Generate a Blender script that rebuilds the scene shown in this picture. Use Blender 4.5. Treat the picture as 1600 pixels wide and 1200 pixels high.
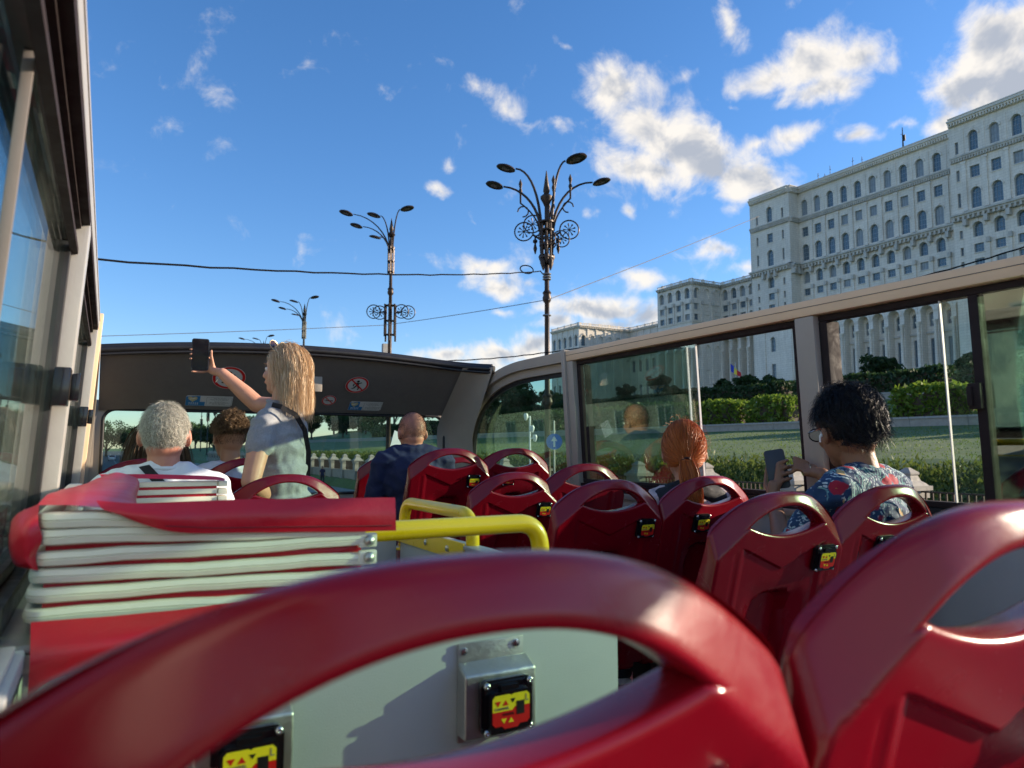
import bpy, bmesh, math, random
import numpy as np
from mathutils import Vector, Matrix, Euler, noise
for o in list(bpy.data.objects): bpy.data.objects.remove(o)
R = math.radians
scene = bpy.context.scene
C = scene.collection
# ---------------------------------------------------------------- camera
EYE = Vector((0, 0, 3.5)); YAW = R(29.2); PITCH = R(5.06); FPX = 1130.0
cam = bpy.data.cameras.new('camera'); camo = bpy.data.objects.new('camera', cam); C.objects.link(camo)
camo.location = EYE; camo.rotation_euler = (math.pi/2 + PITCH, 0, -YAW)
cam.sensor_width = 36; cam.lens = FPX/1600*36; cam.clip_start = .02; cam.clip_end = 9000
cam.dof.use_dof = True; cam.dof.focus_distance = 3.4; cam.dof.aperture_fstop = 6.2
scene.camera = camo
_F = Vector((math.sin(YAW)*math.cos(PITCH), math.cos(YAW)*math.cos(PITCH), math.sin(PITCH)))
_R = Vector((math.cos(YAW), -math.sin(YAW), 0)); _U = _R.cross(_F)
def ray(u, v): return _F + _R*((u-800)/FPX) + _U*((600-v)/FPX)
def at(u, v, X=None, Y=None, Z=None):            # a photo pixel at a real distance -> a point of the place
    r = ray(u, v)
    t = X/r.x if X is not None else Y/r.y if Y is not None else (Z-3.5)/r.z
    return EYE + r*t
# ---------------------------------------------------------------- light and exposure
SUN = Vector((.92, -.28, .25)).normalized()
SEL = math.asin(SUN.z); SAZ = math.atan2(SUN.x, SUN.y)
sl = bpy.data.lights.new('sun', 'SUN'); sl.energy = 4.7; sl.angle = R(.53); sl.color = (1, .84, .64)
slo = bpy.data.objects.new('sun', sl); C.objects.link(slo)
slo.rotation_euler = SUN.to_track_quat('Z', 'Y').to_euler(); slo.location = (20, -20, 20)
scene.view_settings.view_transform = 'Standard'; scene.view_settings.look = 'None'
scene.view_settings.exposure = 1.0; scene.view_settings.gamma = 1
W = bpy.data.worlds.new('World'); scene.world = W; W.use_nodes = True
nt = W.node_tree; nt.nodes.clear()
def N(t, tree=None, **k):
    n = (tree or nt).nodes.new(t)
    for a, b in k.items(): setattr(n, a, b)
    return n
def azel(u, v):
    d = ray(u, v).normalized(); return math.atan2(d.x, d.y), math.asin(d.z)
# clouds: (px, py, rx, ry, tilt deg, weight) as seen in the photograph, turned into compass bearing and height
CL = [(955,150,62,42,10,1.05),(1010,190,85,48,15,1.15),(1080,235,95,44,22,1.25),(1165,282,85,26,12,1.15),(1010,262,90,26,20,1.05),(1110,262,90,30,16,1.1),
 (742,130,42,22,25,.85),(790,165,50,20,35,.75),(830,195,60,14,5,.55),
 (1215,110,85,28,-8,.9),(1270,85,70,45,5,1.1),(1340,75,60,35,0,.95),(1285,135,70,26,-5,.9),(1240,160,40,14,0,.6),
 (1140,40,36,24,40,.8),(1125,18,30,16,20,.6),(1240,45,28,10,-10,.55),
 (1570,60,90,60,-25,1.2),(1520,130,70,40,-15,1.1),(1590,140,100,60,0,1.2),(1470,190,45,35,-40,.9),(1400,200,50,10,0,.45),
 (1245,215,42,24,0,1.0),(1340,218,32,14,10,.75),(1190,225,40,10,0,.6),
 (690,306,26,11,15,.7),(885,80,24,9,25,.55),(740,345,22,9,30,.55),(710,372,14,10,60,.45),(975,330,16,9,0,.6),(935,333,20,7,0,.5),(705,270,16,9,0,.5),(1160,172,18,9,0,.5),(1060,110,40,9,-15,.4),(1150,325,26,9,0,.5),
 (740,412,55,16,5,.85),(775,440,60,18,8,.85),(830,430,40,10,0,.5),(775,484,30,7,0,.6),
 (930,478,90,16,3,.95),(1010,490,60,18,0,.9),(880,500,40,14,0,.9),(960,500,60,14,0,.9),(995,430,45,14,5,.7),
 (790,548,75,20,-3,1.0),(840,535,45,18,0,1.0),(700,560,60,12,0,.8),(760,565,70,14,0,.8),(1130,392,70,15,3,.85),(1170,410,55,18,0,.8),
 (415,485,12,9,0,.4),(330,372,24,8,0,.25),(300,640,120,12,0,.35),
 (1720,140,130,90,0,1.1),(1850,-60,160,90,10,1.0),(1500,-120,170,60,5,1.0),(1000,-140,120,35,10,.6)]
g = bpy.data.node_groups.new('cloud_field', 'ShaderNodeTree')
g.interface.new_socket('V', in_out='INPUT', socket_type='NodeSocketVector')
g.interface.new_socket('D', in_out='OUTPUT', socket_type='NodeSocketFloat'); g.interface.new_socket('N', in_out='OUTPUT', socket_type='NodeSocketFloat')
gi = N('NodeGroupInput', g); go = N('NodeGroupOutput', g)
def L(tree, a, b): tree.links.new(a, b)
sx = N('ShaderNodeSeparateXYZ', g); L(g, gi.outputs[0], sx.inputs[0])
az = N('ShaderNodeMath', g, operation='ARCTAN2'); L(g, sx.outputs[0], az.inputs[0]); L(g, sx.outputs[1], az.inputs[1])
el = N('ShaderNodeMath', g, operation='ARCSINE'); L(g, sx.outputs[2], el.inputs[0])
ae = N('ShaderNodeCombineXYZ', g); L(g, az.outputs[0], ae.inputs[0]); L(g, el.outputs[0], ae.inputs[1])
def noisen(tree, src, sc, det, rough=.6, dist=0):
    n = N('ShaderNodeTexNoise', tree); n.inputs['Scale'].default_value = sc; n.inputs['Detail'].default_value = det
    n.inputs['Roughness'].default_value = rough; n.inputs['Distortion'].default_value = dist
    L(tree, src, n.inputs['Vector']); return n
wn = noisen(g, gi.outputs[0], 9, 3)
w1 = N('ShaderNodeVectorMath', g, operation='SUBTRACT'); L(g, wn.outputs['Color'], w1.inputs[0]); w1.inputs[1].default_value = (.5,.5,.5)
w2 = N('ShaderNodeVectorMath', g, operation='SCALE'); L(g, w1.outputs[0], w2.inputs[0]); w2.inputs['Scale'].default_value = .065
w3 = N('ShaderNodeVectorMath', g, operation='ADD'); L(g, ae.outputs[0], w3.inputs[0]); L(g, w2.outputs[0], w3.inputs[1])
cur = None
for (u, v, rx, ry, tl, wt) in CL:   # one soft blob each; the fine noise below breaks them up
    a0, e0 = azel(u, v); a1, e1 = azel(u+rx, v); a2, e2 = azel(u, v-ry)
    m = N('ShaderNodeMapping', g, vector_type='TEXTURE')
    if cur is None: L(g, w3.outputs[0], m.inputs['Vector'])
    else:                                                             # (chained so that the shader stack stays small)
        ch = N('ShaderNodeVectorMath', g, operation='MULTIPLY_ADD'); L(g, cur, ch.inputs[0]); ch.inputs[1].default_value = (1e-7, 0, 0)
        L(g, w3.outputs[0], ch.inputs[2]); L(g, ch.outputs[0], m.inputs['Vector'])
    m.inputs['Location'].default_value = (a0, e0, 0); m.inputs['Rotation'].default_value = (0, 0, -R(tl))
    m.inputs['Scale'].default_value = (abs(a1-a0)*1.4, abs(e2-e0)*1.55, 1)
    ln = N('ShaderNodeVectorMath', g, operation='LENGTH'); L(g, m.outputs[0], ln.inputs[0])
    mr = N('ShaderNodeMapRange', g); L(g, ln.outputs['Value'], mr.inputs[0])
    mr.inputs[1].default_value = 1.25; mr.inputs[2].default_value = .0; mr.inputs[3].default_value = 0; mr.inputs[4].default_value = wt*1.18
    if cur is None: cur = mr.outputs[0]
    else:
        mx = N('ShaderNodeMath', g, operation='SMOOTH_MAX'); mx.inputs[2].default_value = .18
        L(g, cur, mx.inputs[0]); L(g, mr.outputs[0], mx.inputs[1]); cur = mx.outputs[0]
# the rest of the sky carries the same broken cloud
lown = noisen(g, gi.outputs[0], 2.6, 3, .5)
lr = N('ShaderNodeMapRange', g); L(g, lown.outputs[0], lr.inputs[0]); lr.inputs[1].default_value = .5; lr.inputs[2].default_value = .68
da = N('ShaderNodeMath', g, operation='SUBTRACT'); L(g, az.outputs[0], da.inputs[0]); da.inputs[1].default_value = R(28)
db = N('ShaderNodeMath', g, operation='ABSOLUTE'); L(g, da.outputs[0], db.inputs[0])
dc = N('ShaderNodeMapRange', g); L(g, db.outputs[0], dc.inputs[0]); dc.inputs[1].default_value = R(44); dc.inputs[2].default_value = R(70)
dm = N('ShaderNodeMath', g, operation='MULTIPLY'); L(g, lr.outputs[0], dm.inputs[0]); L(g, dc.outputs[0], dm.inputs[1])
mx = N('ShaderNodeMath', g, operation='MAXIMUM'); L(g, cur, mx.inputs[0]); L(g, dm.outputs[0], mx.inputs[1]); cur = mx.outputs[0]
fb = noisen(g, gi.outputs[0], 17, 6, .6, .3)
fs = N('ShaderNodeMath', g, operation='MULTIPLY_ADD'); L(g, fb.outputs[0], fs.inputs[0]); fs.inputs[1].default_value = 2.0; fs.inputs[2].default_value = -1.30
ad = N('ShaderNodeMath', g, operation='ADD'); L(g, cur, ad.inputs[0]); L(g, fs.outputs[0], ad.inputs[1])
L(g, ad.outputs[0], go.inputs[0]); L(g, fb.outputs[0], go.inputs[1])
tc = N('ShaderNodeTexCoord')
sky = N('ShaderNodeTexSky'); sky.sky_type = 'NISHITA'; sky.sun_disc = False
sky.sun_elevation = SEL; sky.sun_rotation = SAZ; sky.air_density = 1.0; sky.dust_density = .25; sky.ozone_density = 4.0; sky.altitude = 80
ga = N('ShaderNodeGroup'); ga.node_tree = g; L(nt, tc.outputs['Generated'], ga.inputs[0])
o1 = N('ShaderNodeVectorMath', operation='ADD'); L(nt, tc.outputs['Generated'], o1.inputs[0]); o1.inputs[1].default_value = (-.016, .004, .018)
fn2 = noisen(nt, o1.outputs[0], 17, 4, .6, .3)
s1 = N('ShaderNodeMath', operation='SUBTRACT'); L(nt, ga.outputs[1], s1.inputs[0]); L(nt, fn2.outputs[0], s1.inputs[1])      # + where the sun-side has less cloud
s2 = N('ShaderNodeMath', operation='MULTIPLY_ADD'); L(nt, s1.outputs[0], s2.inputs[0]); s2.inputs[1].default_value = -2.6; L(nt, ga.outputs[0], s2.inputs[2])
den = N('ShaderNodeMapRange', interpolation_type='SMOOTHSTEP'); L(nt, ga.outputs[0], den.inputs[0]); den.inputs[1].default_value = .0; den.inputs[2].default_value = .72
sh = N('ShaderNodeMapRange', interpolation_type='SMOOTHSTEP'); L(nt, s2.outputs[0], sh.inputs[0]); sh.inputs[1].default_value = .35; sh.inputs[2].default_value = 1.15
cc = N('ShaderNodeMix', data_type='RGBA'); L(nt, sh.outputs[0], cc.inputs[0])
cc.inputs[6].default_value = (4.2, 3.95, 3.6, 1); cc.inputs[7].default_value = (1.95, 2.1, 2.4, 1)
fin = N('ShaderNodeMix', data_type='RGBA')
dd = N('ShaderNodeMath', operation='MULTIPLY'); L(nt, den.outputs[0], dd.inputs[0]); dd.inputs[1].default_value = .96
hs_ = N('ShaderNodeHueSaturation'); hs_.inputs['Saturation'].default_value = 1.14; L(nt, sky.outputs[0], hs_.inputs['Color'])
L(nt, dd.outputs[0], fin.inputs[0]); tv_ = N('ShaderNodeVectorMath', operation='MULTIPLY'); L(nt, hs_.outputs[0], tv_.inputs[0]); tv_.inputs[1].default_value = (1.10, .96, 1.0); L(nt, tv_.outputs[0], fin.inputs[6]); L(nt, cc.outputs[2], fin.inputs[7])
bg = N('ShaderNodeBackground'); bg.inputs[1].default_value = .125; L(nt, fin.outputs[2], bg.inputs[0])
wo = N('ShaderNodeOutputWorld'); L(nt, bg.outputs[0], wo.inputs[0])
scene.cycles.max_bounces = 8; scene.cycles.diffuse_bounces = 3; scene.cycles.glossy_bounces = 3; scene.cycles.transparent_max_bounces = 14
W.cycles.sampling_method = 'MANUAL'; W.cycles.sample_map_resolution = 256
# ---------------------------------------------------------------- materials
def lin(c): return tuple(((x/255+.055)/1.055)**2.4 if x > 10 else x/255/12.92 for x in c)
def mat(name, col, rough=.6, metal=0, var=.12, sc=6, bump=0, bsc=60, coat=0, spec=.5, trans=0, brick=None):
    m = bpy.data.materials.new(name); m.use_nodes = True; t = m.node_tree; b = t.nodes['Principled BSDF']
    b.inputs['Roughness'].default_value = rough; b.inputs['Metallic'].default_value = metal
    b.inputs['Coat Weight'].default_value = coat; b.inputs['Coat Roughness'].default_value = .12
    b.inputs['Specular IOR Level'].default_value = spec
    tc = N('ShaderNodeTexCoord', t)
    n = noisen(t, tc.outputs['Object'], sc, 6, .6)
    r = N('ShaderNodeMapRange', t); L(t, n.outputs[0], r.inputs[0]); r.inputs[1].default_value = .25; r.inputs[2].default_value = .75
    r.inputs[3].default_value = 1-var; r.inputs[4].default_value = 1+var
    rn = noisen(t, tc.outputs['Object'], sc*2.3, 8, .72, 1.2); rr_ = N('ShaderNodeMapRange', t); L(t, rn.outputs[0], rr_.inputs[0]); rr_.inputs[1].default_value = .32; rr_.inputs[2].default_value = .7
    rr_.inputs[3].default_value = rough*.82; rr_.inputs[4].default_value = min(1, rough*1.35); L(t, rr_.outputs[0], b.inputs['Roughness'])   # handling marks and dust
    mu = N('ShaderNodeVectorMath', t, operation='SCALE'); mu.inputs[0].default_value = col[:3]; L(t, r.outputs[0], mu.inputs['Scale'])
    L(t, mu.outputs[0], b.inputs['Base Color'])
    h = None
    if bump:
        n2 = noisen(t, tc.outputs['Object'], bsc, 5, .6); h = n2.outputs[0]
        bp = N('ShaderNodeBump', t); bp.inputs['Strength'].default_value = bump; bp.inputs['Distance'].default_value = .01
        L(t, h, bp.inputs['Height']); L(t, bp.outputs[0], b.inputs['Normal'])
    return m
M = {}
M['maroon'] = mat('maroon_plastic', (.215, .0022, .010), .22, var=.05, bump=.03, bsc=260, coat=.10, spec=.42)
M['maroon2'] = mat('maroon_seat_pad', (.14, .008, .016), .6, bump=.2, bsc=300)
M['tan'] = mat('beige_paint', (.74, .53, .34), .42, var=.04, bump=.03)
M['taupe'] = mat('taupe_trim', (.36, .31, .255), .5, var=.05, bump=.06)
M['alu'] = mat('grey_aluminium_profile', (.40, .385, .36), .42, .25, var=.06, bump=.05)
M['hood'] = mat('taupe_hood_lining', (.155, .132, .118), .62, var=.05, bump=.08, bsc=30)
M['black'] = mat('black_rubber', (.014, .013, .014), .42, var=.2)
M['darkbrown'] = mat('dark_brown_anodised', (.030, .022, .022), .7, 0, var=.1, spec=.12)
M['panel'] = mat('grey_laminate', (.43, .435, .43), .48, var=.03, bump=.12, bsc=420)
M['deck'] = mat('dark_deck_floor', (.035, .035, .038), .7, var=.2, bump=.3)
M['yellow'] = mat('yellow_enamel', (.95, .60, .006), .30, var=.05, coat=.3, bump=.03)
M['white'] = mat('cream_frame_plastic', (.78, .73, .60), .42, var=.13, bump=.05, bsc=40)
M['pvc'] = mat('red_pvc_sheet', (.50, .008, .022), .36, var=.12, sc=3, bump=.38, bsc=11, coat=.06)
M['steel'] = mat('brushed_steel', (.50, .49, .46), .38, .85, var=.2, sc=9, bump=.1, bsc=90)
M['chrome'] = mat('screw_metal', (.7, .7, .68), .25, 1)
M['boxblack'] = mat('gloss_black_plastic', (.008, .008, .010), .16, coat=.5)
M['lyellow'] = mat('label_yellow', (.85, .68, .02), .35, var=.03); M['lred'] = mat('label_red', (.62, .012, .010), .35, var=.03)
M['lblack'] = mat('label_black', (.01, .01, .01), .4); M['paper'] = mat('sticker_white', (.62, .60, .57), .5, var=.04)
M['lblue'] = mat('sticker_blue', (.03, .19, .42), .5, var=.1); M['sgreen'] = mat('sticker_sand', (.55, .48, .25), .5)
M['inkgrey'] = mat('print_grey', (.16, .15, .15), .6)
M['asphalt'] = mat('asphalt', (.055, .055, .057), .85, var=.2, sc=.7, bump=.4, bsc=40)
M['paving'] = mat('pavement', (.26, .25, .23), .85, var=.15, sc=.8, bump=.3)
M['kerb'] = mat('kerb_stone', (.36, .35, .32), .8, var=.15); M['paint'] = mat('road_paint', (.75, .74, .70), .6, var=.1)
M['stone'] = mat('limestone_fence', (.33, .30, .25), .8, var=.18, sc=2.5, bump=.4, bsc=9)
M['iron'] = mat('dark_bronze_iron', (.045, .030, .022), .45, .5, var=.3, sc=4, bump=.2)
M['irond'] = mat('dark_green_iron', (.03, .035, .032), .5, .4, var=.3)
M['cable'] = mat('black_cable', (.004, .004, .005), .95, spec=.1)
M['signblue'] = mat('sign_blue', (.01, .16, .62), .35, var=.04); M['signwhite'] = mat('sign_white', (.8, .8, .8), .35, var=.03)
M['skin'] = mat('skin_fair', (.56, .28, .18), .48, var=.1, sc=14, bump=.08, bsc=160)
M['skin_red'] = mat('skin_ruddy', (.50, .20, .13), .48, var=.14, sc=14, bump=.1, bsc=160)
M['skin_tan'] = mat('skin_tan', (.42, .20, .11), .48, var=.1, sc=14, bump=.08, bsc=160)
M['skin_brown'] = mat('skin_brown', (.27, .125, .065), .46, var=.12, sc=14, bump=.08, bsc=160)
M['lip'] = mat('lips', (.36, .10, .09), .45); M['eyewhite'] = mat('eye_white', (.72, .68, .64), .2); M['iris'] = mat('dark_iris', (.03, .02, .015), .1)
M['tee_white'] = mat('white_tee', (.62, .64, .67), .85, var=.05, bump=.35, bsc=26)
M['tee_grey'] = mat('heather_grey_tee', (.27, .28, .29), .88, var=.16, sc=120, bump=.35, bsc=30)
M['navy'] = mat('navy_tee', (.012, .018, .062), .85, var=.1, bump=.3, bsc=26)
M['trousers'] = mat('dark_trousers', (.025, .028, .04), .85, var=.15, bump=.2)
M['shoe'] = mat('white_sneaker', (.55, .53, .48), .6); M['blackcloth'] = mat('black_strap', (.012, .012, .014), .75, bump=.2, bsc=300)
M['screen'] = mat('phone_glass', (.012, .014, .018), .06, coat=.5); M['case'] = mat('dark_phone_case', (.02, .025, .035), .4)
M['gold'] = mat('sunglass_metal', (.7, .55, .3), .25, 1); M['lens'] = mat('brown_lens', (.05, .025, .018), .05)
M['whiteplastic'] = mat('white_plastic', (.8, .8, .8), .25, var=.02)
M['bark'] = mat('bark', (.09, .065, .045), .9, var=.3, bump=.5)
M['roofdark'] = mat('grey_roof', (.12, .12, .12), .8); M['plaster'] = mat('plaster', (.40, .38, .33), .85, var=.12, sc=.3)
M['concrete'] = mat('weathered_concrete', (.33, .32, .28), .85, var=.18, sc=.3)
M['winglight'] = mat('window_glass_with_blinds', (.30, .33, .34), .3, var=.3, sc=.5)
M['winglass'] = mat('dark_window_glass', (.09, .135, .165), .08, .0, var=.3, sc=.35, coat=.4)
M['winframe'] = mat('grey_window_frame', (.28, .32, .35), .5)
M['carglass'] = mat('car_glass', (.02, .025, .03), .06); M['tyre'] = mat('tyre', (.02, .02, .02), .8)
M['carw'] = mat('car_paint_white', (.7, .7, .7), .25, coat=.6, var=.02); M['carb'] = mat('car_paint_blue', (.03, .09, .3), .25, coat=.6, var=.02); M['cars'] = mat('car_paint_silver', (.35, .36, .38), .25, .3, coat=.6, var=.02)
M['signalred'] = mat('red_cloth', (.6, .02, .03), .7); M['flagblue'] = mat('blue_cloth', (.02, .05, .42), .7); M['flagyellow'] = mat('yellow_cloth', (.8, .6, .05), .7)
def palace_mat():
    m = mat('palace_limestone', (.86, .785, .67), .8, var=.10, sc=.12, bump=.25, bsc=1.2)
    t = m.node_tree; b = t.nodes['Principled BSDF']; src = b.inputs['Base Color'].links[0].from_socket
    ge = N('ShaderNodeNewGeometry', t); sp = N('ShaderNodeSeparateXYZ', t); L(t, ge.outputs['Position'], sp.inputs[0])
    ad_ = N('ShaderNodeMath', t, operation='ADD'); L(t, sp.outputs[0], ad_.inputs[0]); L(t, sp.outputs[1], ad_.inputs[1])
    cb = N('ShaderNodeCombineXYZ', t); L(t, ad_.outputs[0], cb.inputs[0]); L(t, sp.outputs[2], cb.inputs[1])
    br = N('ShaderNodeTexBrick', t); L(t, cb.outputs[0], br.inputs[0]); br.inputs['Scale'].default_value = 1
    br.inputs['Brick Width'].default_value = 1.9; br.inputs['Row Height'].default_value = .82; br.inputs['Mortar Size'].default_value = .05
    br.inputs['Color1'].default_value = (1,1,1,1); br.inputs['Color2'].default_value = (.94,.93,.91,1); br.inputs['Mortar'].default_value = (.78,.77,.75,1)
    # weather streaks run down from the cornices
    sc = N('ShaderNodeVectorMath', t, operation='MULTIPLY'); L(t, cb.outputs[0], sc.inputs[0]); sc.inputs[1].default_value = (1.1, .10, 1)
    st = noisen(t, sc.outputs[0], 1, 6, .7); sr = N('ShaderNodeMapRange', t); L(t, st.outputs[0], sr.inputs[0]); sr.inputs[1].default_value = .3; sr.inputs[2].default_value = .62; sr.inputs[3].default_value = .82; sr.inputs[4].default_value = 1
    m1 = N('ShaderNodeVectorMath', t, operation='MULTIPLY'); L(t, src, m1.inputs[0]); L(t, br.outputs[0], m1.inputs[1])
    m2 = N('ShaderNodeVectorMath', t, operation='SCALE'); L(t, m1.outputs[0], m2.inputs[0]); L(t, sr.outputs[0], m2.inputs['Scale'])
    L(t, m2.outputs[0], b.inputs['Base Color']); return m
M['palace'] = palace_mat()
M['cornice'] = mat('weathered_cornice_stone', (.56, .52, .45), .85, var=.22, sc=.5, bump=.3, bsc=2)
def glass(name, tint, refl=.10, dirt=0, ior=1.5):
    m = bpy.data.materials.new(name); m.use_nodes = True; t = m.node_tree; t.nodes.clear()
    tr = N('ShaderNodeBsdfTransparent', t); tr.inputs[0].default_value = (*tint, 1)
    gl = N('ShaderNodeBsdfGlossy', t); gl.inputs['Roughness'].default_value = .015; gl.inputs[0].default_value = (1,1,1,1)
    fr = N('ShaderNodeFresnel', t); fr.inputs[0].default_value = ior
    mu = N('ShaderNodeMath', t, operation='MULTIPLY'); L(t, fr.outputs[0], mu.inputs[0]); mu.inputs[1].default_value = refl
    mi = N('ShaderNodeMixShader', t); L(t, mu.outputs[0], mi.inputs[0]); L(t, tr.outputs[0], mi.inputs[1]); L(t, gl.outputs[0], mi.inputs[2])
    last = mi.outputs[0]
    if dirt:
        df = N('ShaderNodeBsdfDiffuse', t); df.inputs[0].default_value = (.5, .52, .48, 1)
        tcc = N('ShaderNodeTexCoord', t); nn = noisen(t, tcc.outputs['Object'], 5, 8, .7)
        rr = N('ShaderNodeMapRange', t); L(t, nn.outputs[0], rr.inputs[0]); rr.inputs[1].default_value = .45; rr.inputs[2].default_value = .8; rr.inputs[3].default_value = .0; rr.inputs[4].default_value = dirt
        m3 = N('ShaderNodeMixShader', t); L(t, rr.outputs[0], m3.inputs[0]); L(t, last, m3.inputs[1]); L(t, df.outputs[0], m3.inputs[2]); last = m3.outputs[0]
    ou = N('ShaderNodeOutputMaterial', t); L(t, last, ou.inputs[0]); return m
M['glass'] = glass('green_tinted_glass', (.72, .86, .79), .15, .05)
M['glassnear'] = glass('mirror_tinted_glass', (.66, .84, .72), 1.0, .07, 2.3)
M['glassfront'] = glass('front_tinted_glass', (.80, .91, .88), .5, .05)
M['glassblue'] = glass('blue_green_glass', (.55, .74, .78), .7, .05)
M['glassclear'] = glass('clear_sliding_glass', (.90, .94, .91), .3, .03)
def leafmat(name, c1, c2, tl=.35, hue2=None):
    m = bpy.data.materials.new(name); m.use_nodes = True; t = m.node_tree; t.nodes.clear()
    at_ = N('ShaderNodeAttribute', t); at_.attribute_name = 'tint'
    mi = N('ShaderNodeMix', t, data_type='RGBA'); L(t, at_.outputs['Fac'], mi.inputs[0]); mi.inputs[6].default_value = (*c1, 1); mi.inputs[7].default_value = (*c2, 1)
    d = N('ShaderNodeBsdfDiffuse', t); L(t, mi.outputs[2], d.inputs[0]); tr = N('ShaderNodeBsdfTranslucent', t); L(t, mi.outputs[2], tr.inputs[0])
    g1 = N('ShaderNodeBsdfGlossy', t); g1.inputs['Roughness'].default_value = .5; g1.inputs[0].default_value = (.5,.5,.5,1)
    m1 = N('ShaderNodeMixShader', t); m1.inputs[0].default_value = tl; L(t, d.outputs[0], m1.inputs[1]); L(t, tr.outputs[0], m1.inputs[2])
    m2 = N('ShaderNodeMixShader', t); m2.inputs[0].default_value = .04; L(t, m1.outputs[0], m2.inputs[1]); L(t, g1.outputs[0], m2.inputs[2])
    o = N('ShaderNodeOutputMaterial', t); L(t, m2.outputs[0], o.inputs[0]); return m
M['leafdark'] = leafmat('dark_foliage', (.022, .045, .014), (.05, .095, .028))
M['leafmid'] = leafmat('green_foliage', (.04, .08, .018), (.09, .15, .03))
M['leafyellow'] = leafmat('yellow_green_foliage', (.09, .16, .015), (.22, .30, .035), .45)
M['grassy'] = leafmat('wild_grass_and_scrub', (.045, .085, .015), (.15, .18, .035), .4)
def lawnmat():
    m = mat('lawn', (.080, .135, .028), .9, var=.3, sc=.25, bump=.5, bsc=3); return m
M['lawn'] = lawnmat(); M['turf'] = leafmat('lawn_turf', (.085, .15, .022), (.16, .22, .04), .4)
def hairmat(name, c1, c2, rough=.38):
    m = bpy.data.materials.new(name); m.use_nodes = True; t = m.node_tree; b = t.nodes['Principled BSDF']
    at_ = N('ShaderNodeAttribute', t); at_.attribute_name = 'tint'
    mi = N('ShaderNodeMix', t, data_type='RGBA'); L(t, at_.outputs['Fac'], mi.inputs[0]); mi.inputs[6].default_value = (*c1, 1); mi.inputs[7].default_value = (*c2, 1)
    L(t, mi.outputs[2], b.inputs['Base Color']); b.inputs['Roughness'].default_value = rough+.08; b.inputs['Specular IOR Level'].default_value = .32
    return m
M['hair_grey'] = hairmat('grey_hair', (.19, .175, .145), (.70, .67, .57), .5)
M['hair_brown'] = hairmat('curly_brown_hair', (.03, .017, .009), (.26, .16, .075), .45)
M['hair_long'] = hairmat('long_brown_hair', (.05, .028, .013), (.16, .09, .04), .4)
M['hair_blonde'] = hairmat('blonde_hair', (.42, .23, .09), (.95, .74, .48), .36)
M['hair_red'] = hairmat('copper_red_hair', (.26, .05, .010), (.72, .21, .045), .36)
M['hair_black'] = hairmat('black_hair', (.004, .004, .005), (.016, .015, .016), .33)
M['hair_stub'] = hairmat('shaved_stubble', (.03, .022, .016), (.09, .065, .05), .6)
def floral():
    m = mat('floral_print_cotton', (.02, .05, .11), .85, bump=.3, bsc=26); t = m.node_tree; b = t.nodes['Principled BSDF']
    tc = N('ShaderNodeTexCoord', t); wv = noisen(t, tc.outputs['Object'], 14, 3)
    ws = N('ShaderNodeVectorMath', t, operation='SCALE'); L(t, wv.outputs['Color'], ws.inputs[0]); ws.inputs['Scale'].default_value = .05
    wa = N('ShaderNodeVectorMath', t, operation='ADD'); L(t, tc.outputs['Object'], wa.inputs[0]); L(t, ws.outputs[0], wa.inputs[1])
    base = (.018, .050, .115, 1); cur = None
    def layer(cur, fac, col):
        mi = N('ShaderNodeMix', t, data_type='RGBA'); L(t, fac, mi.inputs[0])
        if cur is None: mi.inputs[6].default_value = base
        else: L(t, cur, mi.inputs[6])
        mi.inputs[7].default_value = (*col, 1); return mi.outputs[2]
    def thr(src, lo, hi, inv=False):
        r = N('ShaderNodeMapRange', t); L(t, src, r.inputs[0]); r.inputs[1].default_value = lo; r.inputs[2].default_value = hi
        if inv: r.inputs[3].default_value = 1; r.inputs[4].default_value = 0
        return r.outputs[0]
    def mul(a, b_):
        q = N('ShaderNodeMath', t, operation='MULTIPLY'); L(t, a, q.inputs[0]); L(t, b_, q.inputs[1]); return q.outputs[0]
    for (rz_, stx, scl, th, colr) in ((.6, .22, 95, .30, (.52,.60,.60)), (-.7, .22, 95, .30, (.45,.54,.55)), (1.5, .2, 70, .24, (.16,.34,.33))):
        mp = N('ShaderNodeMapping', t); L(t, wa.outputs[0], mp.inputs[0]); mp.inputs['Rotation'].default_value = (rz_*.7, rz_, rz_*1.3); mp.inputs['Scale'].default_value = (1, stx, 1)
        vl = N('ShaderNodeTexVoronoi', t); vl.inputs['Scale'].default_value = scl; L(t, mp.outputs[0], vl.inputs[0])
        nm = noisen(t, mp.outputs[0], 11+rz_*3, 2)
        cur = layer(cur, mul(thr(vl.outputs[0], th, th+.05, True), thr(nm.outputs[0], .46, .50)), colr)
    wv2 = N('ShaderNodeTexWave', t); wv2.inputs['Scale'].default_value = 26; wv2.inputs['Distortion'].default_value = 9; wv2.inputs['Detail'].default_value = 2; L(t, wa.outputs[0], wv2.inputs[0])
    nm2 = noisen(t, tc.outputs['Object'], 12, 2)
    cur = layer(cur, mul(thr(wv2.outputs[0], .8, .9), thr(nm2.outputs[0], .54, .58)), (.20, .42, .38))
    nm3 = noisen(t, wa.outputs[0], 17, 2)
    cur = layer(cur, thr(nm3.outputs[0], .66, .675), (.50, .36, .17))
    vf = N('ShaderNodeTexVoronoi', t); vf.inputs['Scale'].default_value = 11; L(t, wa.outputs[0], vf.inputs[0])
    cur = layer(cur, thr(vf.outputs[0], .27, .30, True), (.36, .012, .035))                                    # red blossoms
    cur = layer(cur, mul(thr(vf.outputs[0], .07, .10, True), thr(vf.outputs[0], .0, .01)), (.75, .55, .12))
    L(t, cur, b.inputs['Base Color']); return m
M['floral'] = floral()
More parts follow.
